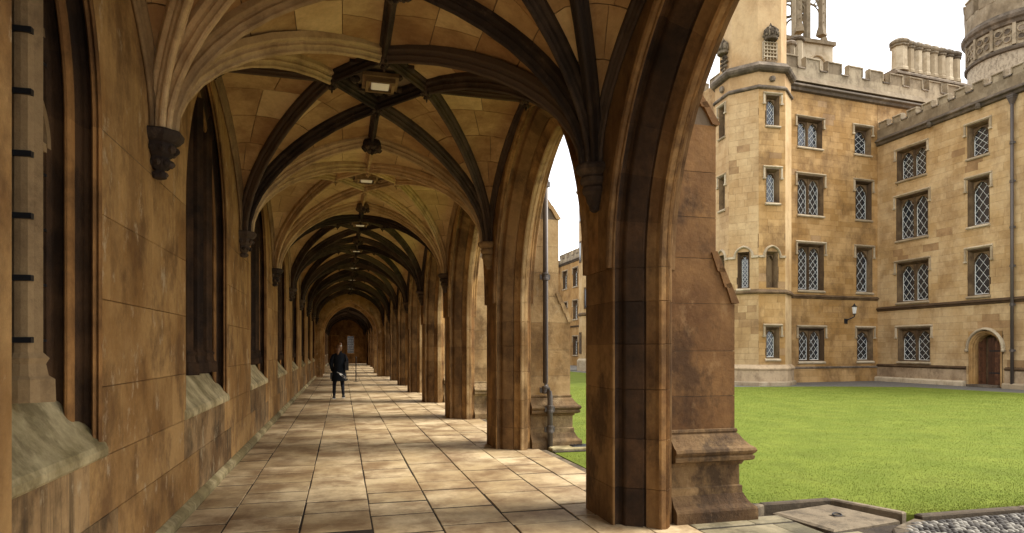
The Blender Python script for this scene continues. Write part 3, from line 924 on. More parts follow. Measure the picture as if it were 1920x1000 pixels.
# kerbs: raised narrow edging stones with a joint every so often
def kerb_run(pts, w=.09, h=.035, seg=.75, name='kerb_edging', lab='', z0=-.15):
    t = thing(name, (*pts[0], 0), lab, 'kerb')
    P = [Vector((*p, 0)) for p in pts]
    for a, b in zip(P[:-1], P[1:]):
        L = (b-a).length; d = (b-a)/L; nn = Vector((-d.y, d.x, 0)); k = max(1, round(L/seg))
        for i in range(k):
            u0, u1 = L*i/k+.003, L*(i+1)/k-.003
            mb = MB(); mb.cbox(u0, u1, -w/2, w/2, z0, h+random.uniform(-.004, .004), .014, T=lambda x, y, z: tuple(a+d*x+nn*y+Vector((0, 0, z))))
            part('kerb_stone', mb, M['kerb'], t)
    return t
kerb_run([(3.80, 5.42), (4.05, 5.56), (4.88, 5.56), (5.14, 4.90)], .085, .032, .6, lab='raised stone kerb bent round the square drain slab at the lawn corner')
kerb_run([(5.19, 4.80), (6.4, 4.78), (9.0, 4.78), (14, 4.78), (22.5, 4.78)], .09, .03, .9, lab='low kerb between the lawn and the cobbled path at the lower right')
kerb_run([(5.14, 4.72), (4.70, 4.52), (4.42, 4.20), (4.34, 3.4)], .13, .015, .5, lab='curved stone edging bounding the cobbles at the bottom of the view')
# soil strip at kerb
s = MB(); s.prism([(3.72, 5.50), (3.9, 5.5), (4.06, 5.60), (4.9, 5.60), (5.0, 5.62), (4.9, 5.68), (4.1, 5.69), (3.9, 5.80), (3.72, 5.80)], -.1, -.004)
o = structure('soil_edge', s, M['soil'])
# drain slab
t = thing('drain_cover', (4.55, 5.05, 0), 'square weathered stone drain slab with a small iron lifting ring inside the raised kerb', 'drain cover')
mb = MB(); mb.stack([[(4.02, 5.34, z-.1), (4.13, 4.66, z-.1), (4.98, 4.80, z-.1), (4.78, 5.48, z-.1)] for z in (0, .085)]+[[(4.05, 5.32, .0), (4.155, 4.69, .0), (4.95, 4.82, .0), (4.76, 5.455, .0)]])
part('slab', mb, M['kerb'], t)
mb = MB(); ring = [(4.52+.045*math.cos(a), 5.06+.03*math.sin(a), .012+.008*math.sin(a)) for a in [i*2*PI/12 for i in range(13)]]
mb.tube(ring, .007, 6); part('lifting_ring', mb, M['iron'], t)
mb = MB(); mb.cbox(4.46, 4.58, 5.02, 5.10, -.01, .005, .002); part('ring_plate', mb, M['kerb'], t)
# paving between walk and cobbles
t = structure('outer_pavement', MB().box(3.0, 4.01, 1.0, 5.26, -.2, -.008).box(4.011, 4.34, 1.0, 4.63, -.2, -.008), M['joint'])
rr = random.Random(9)
y = 1.2
while y < 5.2:
    L = rr.choice([.5, .6, .7]); y1 = min(y+L, 5.25)
    x = 3.004; lim = 4.005
    while x < lim-.05:
        x1 = min(x+rr.choice([.45, .6, .75]), lim); x1 = lim if lim-x1 < .25 else x1
        mb = MB(); slab_mb(mb, x, x1, y, y1); part('slab', mb, M['slab_damp' if y > 3.4 or x > 3.4 else 'slab'], t); x = x1
    if y < 4.6: mb = MB(); slab_mb(mb, 4.01, 4.335, y, min(y1, 4.62)); part('slab', mb, M['slab_damp'], t)
    y = y1
# cobbles
cp = structure('cobbled_path', MB().box(4.36, 22, 3.2, 4.76, -.2, -.03), M['soil'])
me_c = []
for k in range(5):
    rnd = random.Random(k); mb = MB()
    mb.lathe((0, 0, 0), [(.8, -.03), (1.0, -.005), (.92, .012), (.62, .024), (.2, .029)], 7, rnd.random(), .024*rnd.uniform(.8, 1.15), .040*rnd.uniform(.85, 1.1))
    for i, v in enumerate(mb.v): mb.v[i] = (v[0], v[1], v[2])
    # lathe radii are in units; z already metres
    me_c.append(mb)
def cob_at(mb, k, x, y, a):
    ca, sa = math.cos(a), math.sin(a)
    mb.add([(x+v[0]*ca-v[1]*sa, y+v[0]*sa+v[1]*ca, v[2]-.006+random.uniform(0, .0005)) for v in me_c[k].v], me_c[k].f)
cm = [m.mesh('cobble', M['cob'], True) for m in me_c]
spots = []
yy = 3.3; row = 0
while yy < 4.70:
    xx = 4.5 if yy < 4.3 else 4.5+(yy-4.3)*1.3
    xx += (row % 2)*.03
    while xx < 8.5: spots.append((xx+rr.uniform(-.006, .006), yy+rr.uniform(-.01, .01), rr.randrange(5), rr.uniform(-.35, .35)+.5)); xx += .056
    yy += .078; row += 1
spots.sort(key=lambda s: math.hypot(s[0]-5.9, (s[1]-4.55)*3))
for s_ in spots[:290]:
    o = link('cobble', cm[s_[2]], cp, (s_[0], s_[1], -.006)); o.rotation_euler = (rr.uniform(-.1, .1), rr.uniform(-.1, .1), s_[3])
mb = MB()
for s_ in spots[290:]: cob_at(mb, s_[2], s_[0], s_[1], s_[3])
part('cobble_field', mb, M['cob'], cp, smooth=True, kind='stuff')

# drainpipe and gully at the second pier
def drainpipe(name, base, zt, label, r=.05, collars=(), offset=None, hopper=False, nrm=(0, -1)):
    t = thing(name, (*base, 0), label, 'drainpipe')
    x, y = base; ox, oy = nrm
    mb = MB()
    if offset: pts = [(x, y, zt), (x, y, offset+.12), (x+.01, y-.01, offset+.07), (x+.045, y-.06, offset-.03), (x+.055, y-.07, offset-.10), (x+.055, y-.07, .03)]
    else: pts = [(x, y, zt), (x, y, .02)]
    mb.tube(pts, r, 12); part('pipe', mb, M['pipe'], t, smooth=True)
    for c in collars:
        mb = MB(); dx, dy = (.055, -.07) if offset and c < offset-.08 else (0, 0)
        mb.lathe((x+dx, y+dy, c), [(r, -.055), (r*1.3, -.05), (r*1.3, -.02), (r*1.12, -.015), (r*1.12, .03), (r*1.32, .035), (r*1.32, .06), (r, .065)], 12)
        mb.box(x+dx-r*1.9, x+dx+r*1.9, y+dy-.02+ -oy*.03, y+dy+.02-oy*.03, c-.04, c+.04) if nrm[0] == 0 else mb.box(x+dx-.02-ox*.03, x+dx+.02-ox*.03, y+dy-r*1.9, y+dy+r*1.9, c-.04, c+.04)
        part('collar', mb, M['pipe'], t)
    if hopper:
        mb = MB(); mb.lathe((x, y, zt), [(r, -.25), (r*1.3, -.2), (r*2.6, .02), (r*2.9, .03), (r*2.9, .1), (r*3.3, .11), (r*3.3, .17)], 4, PI/4); part('hopper', mb, M['pipe'], t)
    return t
py = yk(1)-BH-.10
drainpipe('drainpipe', (3.12, py), 5.3, 'grey-brown banded drainpipe stepping out near its foot beside the second arcade pier', .043, (4.2, 2.72, .92, .30, .62), offset=.92)
t = thing('gully_slab', (3.45, py-.1, 0), 'green stained stone gully slab at the foot of the arcade drainpipe', 'drain slab')
mb = MB(); mb.cbox(3.14, 3.85, py-.30, py+.05, -.1, .035, .015); part('slab', mb, M['sill'], t)
mb = MB(); mb.cbox(3.5, 3.8, py-.24, py-.02, .0, .045, .006); 
for k in range(5): mb.box(3.52+k*.055, 3.54+k*.055, py-.22, py-.04, .0455, .052)
part('grate', mb, M['iron'], t)
s = MB(); s.prism([(3.14, py-.42), (3.95, py-.42), (3.95, py-.31), (3.14, py-.31)], -.1, -.002); structure('soil_edge', s, M['soil'])

# ================================================================ COURT BUILDINGS
def frame(ox, oy, dx, dy, nx, ny):
    return lambda s, n, z: (ox+dx*s+nx*n, oy+dy*s+ny*n, z)
def subtract(rect, holes):
    out = [rect]
    for h in holes:
        nx = []
        for (a, b, c, d) in out:
            if h[0] >= b or h[1] <= a or h[2] >= d or h[3] <= c: nx.append((a, b, c, d)); continue
            if a < h[0]: nx.append((a, h[0], c, d))
            if b > h[1]: nx.append((h[1], b, c, d))
            a2, b2 = max(a, h[0]), min(b, h[1])
            if c < h[2]: nx.append((a2, b2, c, h[2]))
            if d > h[3]: nx.append((a2, b2, h[3], d))
        out = nx
    return [r for r in out if r[1]-r[0] > .03 and r[3]-r[2] > .03]
def ashlar(t, T, s0, s1, z0, z1, holes, mk, limit=290, course=.30, seed=0, lens=(.42, .85), name='stone'):
    rnd = random.Random(seed)
    # wall body with holes
    xs_ = sorted(set([s0, s1]+[h[0] for h in holes]+[h[1] for h in holes])); zs_ = sorted(set([z0, z1]+[h[2] for h in holes]+[h[3] for h in holes]))
    mb = MB()
    for r in subtract((s0, s1, z0, z1), holes): mb.add([T(r[0], -.012, r[2]), T(r[1], -.012, r[2]), T(r[1], -.012, r[3]), T(r[0], -.012, r[3])], [(0, 1, 2, 3)])
    mb.box(s0, s1, -.62, -.60, z0, z1, T)
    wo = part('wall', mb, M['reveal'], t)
    rects = []; z = z0; row = 0
    while z < z1-.02:
        z2 = min(z+course*rnd.choice([.85, 1, 1, 1.15]), z1); x = s0
        x -= rnd.uniform(0, .3)
        while x < s1:
            x2 = x+rnd.uniform(*lens)
            rects += subtract((max(x, s0), min(x2, s1), z, z2), holes); x = x2
        z = z2
    rects = [r for r in rects if r[1]-r[0] > .05]
    rects.sort(key=lambda r: -(r[1]-r[0])*(r[3]-r[2]))
    gp = .003
    def blk(mb, r):
        p = rnd.uniform(-.003, .003)
        mb.box(r[0]+gp, r[1]-gp, -.03, p, r[2]+gp, r[3]-gp, T)
    import mathutils
    for r in rects[:limit]:
        c_ = mathutils.noise.noise(Vector((r[0]*.45+seed*7, r[2]*.55, seed))); mm = 'soot' if c_+rnd.uniform(-.22, .22) > .40 else mk
        mb = MB(); blk(mb, r); part(name, mb, M[mm], t)
    if rects[limit:]:
        mb = MB()
        for r in rects[limit:]: blk(mb, r)
        part(name+'_field', mb, M[mk], t, kind='stuff')
def seg_bar(mb, T, a, b, w, n0, n1):
    (ax, az), (bx, bz) = a, b; L = math.hypot(bx-ax, bz-az)
    if L < 1e-4: return
    px, pz = -(bz-az)/L*w, (bx-ax)/L*w
    q = [(ax+px, az+pz), (bx+px, bz+pz), (bx-px, bz-pz), (ax-px, az-pz)]
    mb.add([T(p[0], n0, p[1]) for p in q]+[T(p[0], n1, p[1]) for p in q], [(3, 2, 1, 0), (4, 5, 6, 7), (0, 1, 5, 4), (1, 2, 6, 5), (2, 3, 7, 6), (3, 0, 4, 7)])
def facade_window(t, T, s0, s1, z0, z1, lights, hood=True, sill=True, arched=False, blind=False, label=None):
    cs = (s0+s1)/2
    # the frame: splayed reveal + outer members
    mb = MB()
    dep = -.26; b = .07
    loop = lambda i, n: [T(s0+i, n, z0+i*.4), T(s1-i, n, z0+i*.4), T(s1-i, n, z1-i), T(s0+i, n, z1-i)]
    mb.stack([loop(-.005, .012), loop(.02, .012), loop(.03, -.03), loop(.07, -.10), loop(.08, -.08), loop(.10, -.13), loop(.115, -.22), loop(.115, dep-.02)], cap=False)
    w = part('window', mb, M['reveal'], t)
    if label: w['label'] = label
    a0, a1, c0, c1 = s0+.115, s1-.115, z0+.05, z1-.115
    W = a1-a0; mw = .11 if lights == 2 else 0
    lw = (W-mw*(lights-1))/lights
    head = MB(); R = lw*.62; hw = lw/2
    rise = math.sqrt(max(R*R-(R-hw)**2, .001)); zs_ = c1-.05-rise
    for i in range(lights):
        c = a0+lw/2+i*(lw+mw)
        for n_ in (dep+.07, dep):
            TT = lambda s, d, z, c=c, n_=n_: T(c+s, n_, z)
            arch_wall(head, hw-.02, R, zs_, 0, TT, 0, hw, c1, n=6)
        for side in (1, -1):
            sweep(head, [(dep, 0), (dep+.07, 0), (dep+.085, .02), (dep+.07, .035)], hw-.02, R, zs_, lambda s, d, z, c=c: T(c+s, d, z), 0, 1, 6, side)
            # cusps
            for q in (.35,):
                sc, zc = arc_pt(hw-.02, R, zs_, 0, q, side); sx_, zx_ = arc_pt(hw-.02, R, zs_, -.06, q+.12, side); sy_, zy_ = arc_pt(hw-.02, R, zs_, 0, q+.3, side)
                head.add([T(c+sc, dep+.03, zc), T(c+sx_, dep+.03, zx_), T(c+sy_, dep+.03, zy_), T(c+sc, dep, zc), T(c+sx_, dep, zx_), T(c+sy_, dep, zy_)], [(0, 1, 2), (3, 4, 5), (0, 1, 4, 3), (1, 2, 5, 4)])
    part('window_head', head, M['reveal'], w)
    if lights == 2:
        mb = MB(); mb.prism([(cs-.055, dep+.01), (cs-.055, dep+.05), (cs-.02, dep+.12), (cs+.02, dep+.12), (cs+.055, dep+.05), (cs+.055, dep+.01)], c0, c1, T=T)
        part('mullion', mb, M['reveal'], w)
    if blind:
        mb = MB(); mb.box(a0, a1, dep-.03, dep-.01, c0, c1, T); part('blind_panel', mb, M['reveal'], w); return w
    for i in range(lights):
        x0 = a0+i*(lw+mw)+.01; x1 = x0+lw-.02
        g = MB(); g.box(x0, x1, dep-.03, dep-.012, c0, c1-.03, T); part('glass', g, M['glass'], w)
        m = MB(); bw = .0075; nn0, nn1 = dep-.012, dep+.004
        H = c1-c0; k = max(2, round(H/(lw*1.25)))
        ch = H/k
        for j in [q*.5 for q in range(-2, 2*k+1)]:
            for sg in (1, -1):
                # a diagonal crossing the whole light over one cell height*1
                zA, zB = (c0+ch*j, c0+ch*(j+1)) if sg > 0 else (c0+ch*(j+1), c0+ch*j)
                p, q = [x0, zA], [x1, zB]
                seg = clipz(p, q, c0, c1-.04)
                if seg: seg_bar(m, T, seg[0], seg[1], bw*.8, nn0, nn1)
        m.box(x0, x0+.022, nn0, nn1+.004, c0, c1-.05, T); m.box(x1-.022, x1, nn0, nn1+.004, c0, c1-.05, T); m.box(x0+.022, x1-.022, nn0, nn1+.004, c0, c0+.03, T)
        part('lattice', m, M['lead'], w)
    if hood:
        m = MB(); o = .14; hp = .085
        m.ext([(0.0, z1+.03), (.03, z1+.03), (hp, z1+.075), (hp, z1+.105), (0, z1+.15)], lambda a, p, q: T(a, p, q), s0-o, s1+o)
        dl = min(.5, (z1-z0)*.28)
        for xx in (s0-o, s1+o-.075):
            m.box(xx, xx+.075, 0, .065, z1+.03-dl, z1+.03, T); m.box(xx-.03, xx+.105, 0, .085, z1-.05-dl, z1+.03-dl, T)
        part('hood_mould', m, M['dress'], w)
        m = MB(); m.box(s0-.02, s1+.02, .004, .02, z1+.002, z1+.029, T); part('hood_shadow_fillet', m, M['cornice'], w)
    if sill:
        m = MB(); m.ext([(-.25, z0-.02), (.05, z0-.14), (.085, z0-.10), (.085, z0-.07), (.0, z0-.012), (-.25, z0+.055)], lambda a, p, q: T(a, p, q), s0-.05, s1+.05)
        part('sill', m, M['dress'], w)
    return w
def clipz(p, q, lo, hi):
    (x0, z0), (x1, z1) = p, q
    if abs(z1-z0) < 1e-9: return None
    t0 = (lo-z0)/(z1-z0); t1 = (hi-z0)/(z1-z0); ta, tb = min(t0, t1), max(t0, t1); ta = max(0, ta); tb = min(1, tb)
    if ta >= tb: return None
    f = lambda t: (x0+(x1-x0)*t, z0+(z1-z0)*t)
    return f(ta), f(tb)
def course(t, T, s0, s1, z, mk='dress', p=.10, h=.16, name='string_course'):
    m = MB(); m.ext([(0, z-h*.6), (p*.5, z-h*.5), (p*.6, z-h*.2), (p, z-h*.05), (p, z+.02), (0, z+h*.55)], lambda a, q, r: T(a, q, r), s0, s1); return part(name, m, M[mk], t)
def battlement(t, T, s0, s1, z0, zc, zm, pitch, mer, ph=0.0, mk='par', dk='cornice', th=.2):
    m = MB(); m.box(s0, s1, -th, .02, z0, zc, T); part('parapet', m, M[mk], t)
    x = s0+ph
    cap = [(-th-.05, 0), (.07, 0), (.07, .05), (.0, .10), (-th+.02, .10), (-th-.05, .05)]
    while x < s1-.1:
        x1 = min(x+mer, s1)
        m = MB(); m.box(x, x1, -th, .02, zc, zm-.1, T); mo = part('merlon', m, M[mk], t)
        m = MB(); m.ext([(p, zm-.1+q) for p, q in cap], lambda a, p, q: T(a, p, q), x-.04, x1+.04)
        for xx in (x-.035, x1-.02): m.box(xx, xx+.055, -th-.04, .06, zc+.10, zm-.1, T)
        part('coping', m, M[mk], mo)
        if x1+.1 < s1:
            xe = min(x+pitch, s1)
            m = MB(); m.ext([(p, zc+q) for p, q in cap], lambda a, p, q: T(a, p, q), x1+.04, xe-.04); part('crenel_sill', m, M['cornice'], t)
        x += pitch

# ---- block A: tall range behind the turret
TA_ = frame(26.9, 27.3, -.997, -.077, .077, -.997)
bA = thing('tall_range', (26.9, 27.3, 0), 'tall golden stone range with battlements, between the octagonal turret and the lower range', 'building')
A_W2 = [(3.68, 5.22, 11.6, 13.0), (3.60, 5.22, 8.24, 10.18), (3.58, 5.20, 4.5, 6.78), (3.55, 5.15, .97, 2.60)]
A_W1 = [(.46, 1.56, 11.6, 12.98), (.42, 1.50, 8.24, 10.18), (.37, 1.45, 4.5, 6.78), (.33, 1.40, .97, 2.60)]
ashlar(bA, TA_, 0, 8.6, -.1, 14.3, A_W1+A_W2, 'fac', 290, seed=1)
for r in A_W2: facade_window(bA, TA_, *r, 2)
for r in A_W1: facade_window(bA, TA_, *r, 1)
course(bA, TA_, 0, 8.6, 4.17, 'reveal', .10, .18)
course(bA, TA_, 0, 8.6, .64, 'cornice', .06, .10, 'plinth_course')
course(bA, TA_, -9, 8.6, 14.5, 'cornice', .26, .42, 'cornice')
ext_ = MB(); ext_.box(-9, -.02, -.6, 0, 12.0, 14.3, TA_); part('upper_wall', ext_, M['butt'], bA)
sl = MB(); sl.ext([(0, 14.74), (.16, 14.74), (.02, 15.05), (0, 15.05)], lambda a, p, q: TA_(a, p, q), -9, 8.6); part('parapet_slope', sl, M['par'], bA)
battlement(bA, TA_, -9, 8.6, 14.74, 15.42, 16.05, 1.39, .86, .35)
m = MB(); m.box(-9, 8.6, -9, -.62, -.1, 14.9, TA_); part('range_body', m, M['butt'], bA)
# ---- wall C: west flank receding behind the turret
TC = frame(18.7, 26.9, 0, 1, -1, 0)
bC = thing('west_flank', (18.7, 26.9, 0), 'flank wall with battlements receding behind the left of the octagonal turret', 'building')
CW = [(2.2, 3.4, 11.2, 12.9), (2.2, 3.4, 7.9, 9.8), (2.2, 3.4, 4.6, 6.6), (2.2, 3.4, 1.0, 2.6), (5.2, 6.8, 11.2, 12.9), (5.2, 6.8, 7.9, 9.8), (5.2, 6.8, 4.4, 6.6), (5.2, 6.8, 1.0, 2.6)]
ashlar(bC, TC, 0, 18, -.1, 14.2, CW, 'facB', 200, .32, 5, (.6, 1.2))
for r in CW: facade_window(bC, TC, *r, 1 if r[0] < 5 else 2)
course(bC, TC, 0, 18, 4.15, 'reveal'); course(bC, TC, 0, 18, 14.3, 'cornice', .26, .42, 'cornice')
m = MB(); m.lathe((18.5, 29.4, 13.8), [(.02, -.2), (.12, -.16), (.16, 0), (.12, .15), (.03, .2)], 7); part('carved_head', m, M['cornice'], bC)
battlement(bC, TC, 0, 18, 14.4, 15.1, 15.75, 1.6, 1.0, .3)
m = MB(); m.box(0, 18, -1.5, -.62, -.1, 14.6, TC); part('flank_body', m, M['butt'], bC)

# ---- block B: side range on the right
TB = frame(26.9, 27.3, 0, -1, -1, 0)
bB = thing('side_range', (26.9, 23, 0), 'lower pale golden college range on the right with a pointed doorway and battlements', 'building')
BW2 = [(1.21, 2.87, 9.97, 11.45), (1.17, 2.97, 7.0, 9.12), (1.21, 2.99, 3.90, 5.84), (1.27, 3.08, .97, 2.59)]
BW1 = [(4.95, 5.92, 10.04, 11.46), (4.97, 5.95, 7.0, 9.07), (4.97, 5.97, 3.92, 5.94)]
BW3 = [(8.4, 10.0, 9.97, 11.45), (8.4, 10.0, 7.0, 9.12), (8.4, 10.0, 3.9, 5.84), (8.4, 10.0, .97, 2.59)]
DOOR = (5.02, 6.52, -.1, 2.32)
ashlar(bB, TB, -.3, 12, -.1, 12.1, BW2+BW1+BW3+[DOOR], 'facB', 295, seed=2)
for r in BW2+BW3: facade_window(bB, TB, *r, 2)
for r in BW1: facade_window(bB, TB, *r, 1)
course(bB, TB, 0.02, 12, 3.62, 'reveal', .12, .2)
for a, b in ((0.02, 4.9), (6.64, 12)):
    course(bB, TB, a, b, .72, 'reveal', .11, .14, 'plinth_course')
    m = MB(); m.box(a, b, 0.004, .06, .12, .64, TB); part('plinth', m, M['facbase'], bB)
    m = MB(); m.ext([(0, -.1), (.22, -.1), (.22, .08), (.17, .13), (.004, .16)], lambda s, p, q: TB(s, p, q), a, b); part('footing', m, M['dress'], bB)
course(bB, TB, -.02, 12, 12.28, 'cornice', .22, .36, 'cornice')
for sxx in (3.2, 5.6, 8.0):
    m = MB(); m.lathe(TB(sxx, .2, 12.1), [(.02, -.14), (.1, -.1), (.13, 0), (.09, .12), (.02, .16)], 7); part('carved_boss', m, M['cornice'], bB)
battlement(bB, TB, 0, 12, 12.45, 12.92, 13.32, .85, .46, .15)
m = MB(); m.box(-.3, 12, -9, -.62, -.1, 12.4, TB); part('range_body', m, M['butt'], bB)
# door surround
dc = 5.77
mb = MB(); w_, R_ = .56, .62
TD = lambda s, d, z: TB(dc+s, d, z)
prof = [(.03, .19), (.03, .12), (-.02, .10), (-.04, .06), (-.10, .06), (-.12, .02), (-.20, .0), (-.40, .0)]
for side in (1, -1):
    sweep(mb, prof, w_, R_, 1.58, TD, 0, 1, 10, side)
    mb.stack([[TD(side*(w_+e), d, z) for d, e in prof] for z in (-.05, 1.58)], closed=False)
arch_wall(mb, w_, R_, 1.58, .19, TD, .03, .76, 2.34, z0=1.58)
dr = part('door_surround', mb, M['fac'], bB)
mb = MB()
for side in (1, -1):
    sweep(mb, [(.03, .19), (.11, .20), (.13, .235), (.09, .29), (.0, .31)], w_, R_, 1.58, TD, 0, 1, 10, side)
    c = TD(side*.82, .06, 1.52); mb.lathe(c, [(.02, -.09), (.08, -.06), (.09, 0), (.06, .06), (.01, .08)], 6)
part('hood_mould', mb, M['dress'], dr)
mb = MB()
for k in range(4):
    x0 = -.03+k*.145; mb.box(x0, x0+.138, -.24, -.20, .02, 2.1-.12*abs(k-.5), TD)
d_ = part('door_leaf', mb, M['wood'], bB, label='right leaf of dark oak door')
mb = MB()
for k in range(4): mb.box(-.5+k*.012, -.495+k*.012+.02, -.24-.10*k-.09, -.24-.10*k, .02, 2.05-.1*(3-k)*.4, TD)
part('door_leaf', mb, M['wood'], bB, label='half open left leaf of dark oak door')
mb = MB(); mb.box(-.75, .75, -.62, -.605, -.05, 2.4, TD); mb.box(-.6, .6, -.60, .35, -.08, .015, TD); part('threshold', mb, M['cornice'], bB)
mb = MB(); mb.box(.02, .5, -.199, -.19, .5, .56, TD); mb.box(.02, .5, -.199, -.19, 1.45, 1.51, TD); part('hinge', mb, M['iron'], d_)
drainpipe('drainpipe', (26.76, 20.28), 11.9, 'tall dark drainpipe with bands on the pale right hand range', .062, (10.1, 8.5, 6.6, 5.0, 3.4, 1.5), nrm=(-1, 0), hopper=True)

# wall lamp on A
t = thing('wall_lamp', TA_(1.92, .3, 3.3), 'iron bracket lantern on the golden wall between the ground floor windows', 'lamp')
mb = MB(); mb.tube([TA_(2.15, .0, 2.95), TA_(2.13, .10, 3.05), TA_(2.0, .22, 3.12), TA_(1.9, .3, 3.2), TA_(1.9, .3, 3.34)], .03, 7); mb.box(2.05, 2.25, 0, .03, 2.85, 3.1, TA_); part('bracket', mb, M['iron'], t)
c = TA_(1.9, .3, 3.34); mb = MB(); mb.lathe(c, [(.05, 0), (.08, .02), (.12, .34), (.10, .35)], 6); part('lantern_glass', mb, M['diff'] if 0 else M['lead'], t)
mb = MB(); mb.lathe(c, [(.15, .352), (.14, .37), (.05, .45), (.02, .52), (.01, .53)], 6); mb.lathe(c, [(.06, -.04), (.09, -.03), (.09, -.002)], 6); part('lantern_cap', mb, M['iron'], t)

# ---- octagonal stair turret
def octo(cx_, cy_, r, rot, z): return [(cx_+r*math.cos(rot+i*PI/4), cy_+r*math.sin(rot+i*PI/4), z) for i in range(8)]
def octo_ring(mb, cx_, cy_, rot, prof): mb.stack([octo(cx_, cy_, r, rot, z) for r, z in prof]); return mb
TX, TY, TR = 18.77, 26.37, 1.72
ROT = math.radians(-4.4)+PI/8
tt = thing('stair_turret', (TX, TY, 0), 'octagonal stone stair turret with crowned carvings, rising past the top of the view', 'turret')
ap = TR*math.cos(PI/8); side_l = 2*TR*math.sin(PI/8)
def facet(k, ap_=ap):
    a = ROT+PI/8+k*PI/4; nx, ny = math.cos(a), math.sin(a); dx, dy = -ny, nx
    return frame(TX+nx*ap_, TY+ny*ap_, dx, dy, nx, ny)
# facet indices by normal direction
def fidx(ax, ay):
    return min(range(8), key=lambda k: -(math.cos(ROT+PI/8+k*PI/4)*ax+math.sin(ROT+PI/8+k*PI/4)*ay))
F_S, F_SW, F_W, F_SE = fidx(0, -1), fidx(-.7, -.7), fidx(-1, 0), fidx(.7, -.7)
h2 = side_l/2
SW_ = [(-.30, .36, 11.62, 12.95), (-.30, .36, 8.15, 9.65), (-.30, .36, 1.15, 2.55)]
for k in range(8):
    T = facet(k)
    holes = []
    if k == F_S: holes = SW_+[(-.28, .28, 4.32, 5.95)]
    if k == F_SW: holes = [(-.26, .26, 4.32, 5.95)]
    if k == F_W: holes = [(-.22, .30, 11.5, 12.9), (-.22, .30, 8.1, 9.6), (-.26, .26, 4.32, 5.95)]
    if k in (F_S, F_SW, F_W): ashlar(tt, T, -h2, h2, -.1, 13.3, holes, 'fac' if k == F_S else 'facT', 95, .31, 20+k, (.35, .62))  # south facet gets darker ashlar, its shade painted in
    else:
        m = MB(); m.box(-h2, h2, -.05, 0, -.1, 13.3, T); part('facet_wall', m, M['facB'], tt)
    for h in holes:
        ar = h[2] == 4.32
        facade_window(tt, T, *h, 1, hood=not ar, sill=True, blind=(ar and k == F_S))
    # arched band
    if k in (F_S, F_SW, F_W):
        m = MB()
        for side in (1, -1):
            sweep(m, [(0, .02), (.06, .03), (.09, .07), (.07, .10), (0, .13)], .33, .40, 5.72, T, 0, 1, 8, side)
            m.box(min(side*.35, side*(h2-.0)), max(side*.35, side*(h2-.0)), 0, .07, 5.66, 5.76, T)
        part('arched_hood', m, M['dress'], tt)
octo_ring(MB(), 0, 0, 0, [(1, 0), (1, 1)])
for prof, mk, nm in (([(TR+.22, -.15), (TR+.22, .06), (TR+.18, .10), (TR+.0, .14)], 'dress', 'footing'),
                     ([(TR+.12, .1), (TR+.12, .60), (TR+.16, .63), (TR+.18, .69), (TR+.12, .76), (TR+.0, .86)], 'facbase', 'plinth'),
                     ([(TR, 4.04), (TR+.10, 4.06), (TR+.12, 4.12), (TR+.02, 4.25)], 'reveal', 'string_course'),
                     ([(TR, 13.2), (TR+.09, 13.24), (TR+.10, 13.30), (TR, 13.4)], 'cornice', 'string_course'),
                     ([(TR-.02, 13.3), (TR-.02, 14.0)], 'facT', 'band'),
                     ([(TR, 13.98), (TR+.12, 14.02), (TR+.20, 14.10), (TR+.24, 14.20), (TR+.05, 14.42)], 'cornice', 'cornice'),
                     ([(TR-.22, 14.3), (TR-.22, 19.6)], 'facT', 'upper_shaft'),
                     ([(TR-.1, 19.5), (TR+.1, 19.6), (TR+.12, 19.75), (TR-.02, 19.9), (TR-.02, 20.5)], 'par', 'turret_top')):
    m = MB(); octo_ring(m, TX, TY, ROT, prof); part(nm, m, M[mk], tt)
# corner fillets (slim pale quoin lines) at the octagon corners
m = MB()
T = facet(F_S); m.lathe(T(0, 0.02, 13.68), [(.001, -.01), (.13, 0)], 10)
m = MB(); c = T(0, .03, 13.68)
m.lathe(c, [(.05, -.13), (.12, -.09), (.14, 0), (.12, .09), (.05, .13)], 8); part('carved_boss', m, M['cornice'], tt)
m = MB(); c = facet(F_W)(0.1, .03, 13.68); m.lathe(c, [(.05, -.15), (.12, -.1), (.15, 0), (.12, .1), (.05, .15)], 6); part('carved_boss', m, M['cornice'], tt)
def crown(T, z, w, mk='cornice'):
    m = MB(); c = T(0, .10, z); r = w/2
    m.lathe(c, [(r*.88, 0), (r, .03), (r, .12), (r*.93, .15), (r*1.05, .3), (r*.98, .42), (r*.5, .56), (r*.12, .62)], 10)
    for i in range(8):
        a = i*PI/4
        p = [(c[0]+rr_*math.cos(a), c[1]+rr_*math.sin(a), c[2]+zz) for rr_, zz in ((r*1.02, .14), (r*1.12, .28), (r*1.05, .42), (r*.6, .57), (r*.1, .63))]
        m.tube(p, .03, 5)
        m.lathe((c[0]+r*1.08*math.cos(a+.39), c[1]+r*1.08*math.sin(a+.39), c[2]+.2), [(.01, -.05), (.05, -.02), (.05, .03), (.01, .07)], 5)
    m.lathe(c, [(.03, .6), (.07, .64), (.07, .70), (.03, .74), (.02, .8)], 6)
    return m
UF = facet(F_S, ap-.205)
em = thing('crowned_portcullis', UF(0, .05, 14.8), 'carved stone portcullis under a crown on the right face of the turret', 'carving')
part('crown', crown(UF, 15.45, .62), M['kerb'], em)
m = MB()
for k in range(5): x = -.30+k*.15; m.box(x-.022, x+.022, .02, .09, 14.60+abs(k-2)*.03, 15.44, UF)
for k in range(5): z = 14.72+k*.16; m.box(-.32, .32, .04, .11, z, z+.045, UF)
for k in range(5): x = -.30+k*.15; m.stack([[UF(x-.03, .03, 14.62), UF(x+.03, .03, 14.62), UF(x, .10, 14.62)], [UF(x, .05, 14.50), UF(x+.002, .05, 14.50), UF(x, .052, 14.50)]])
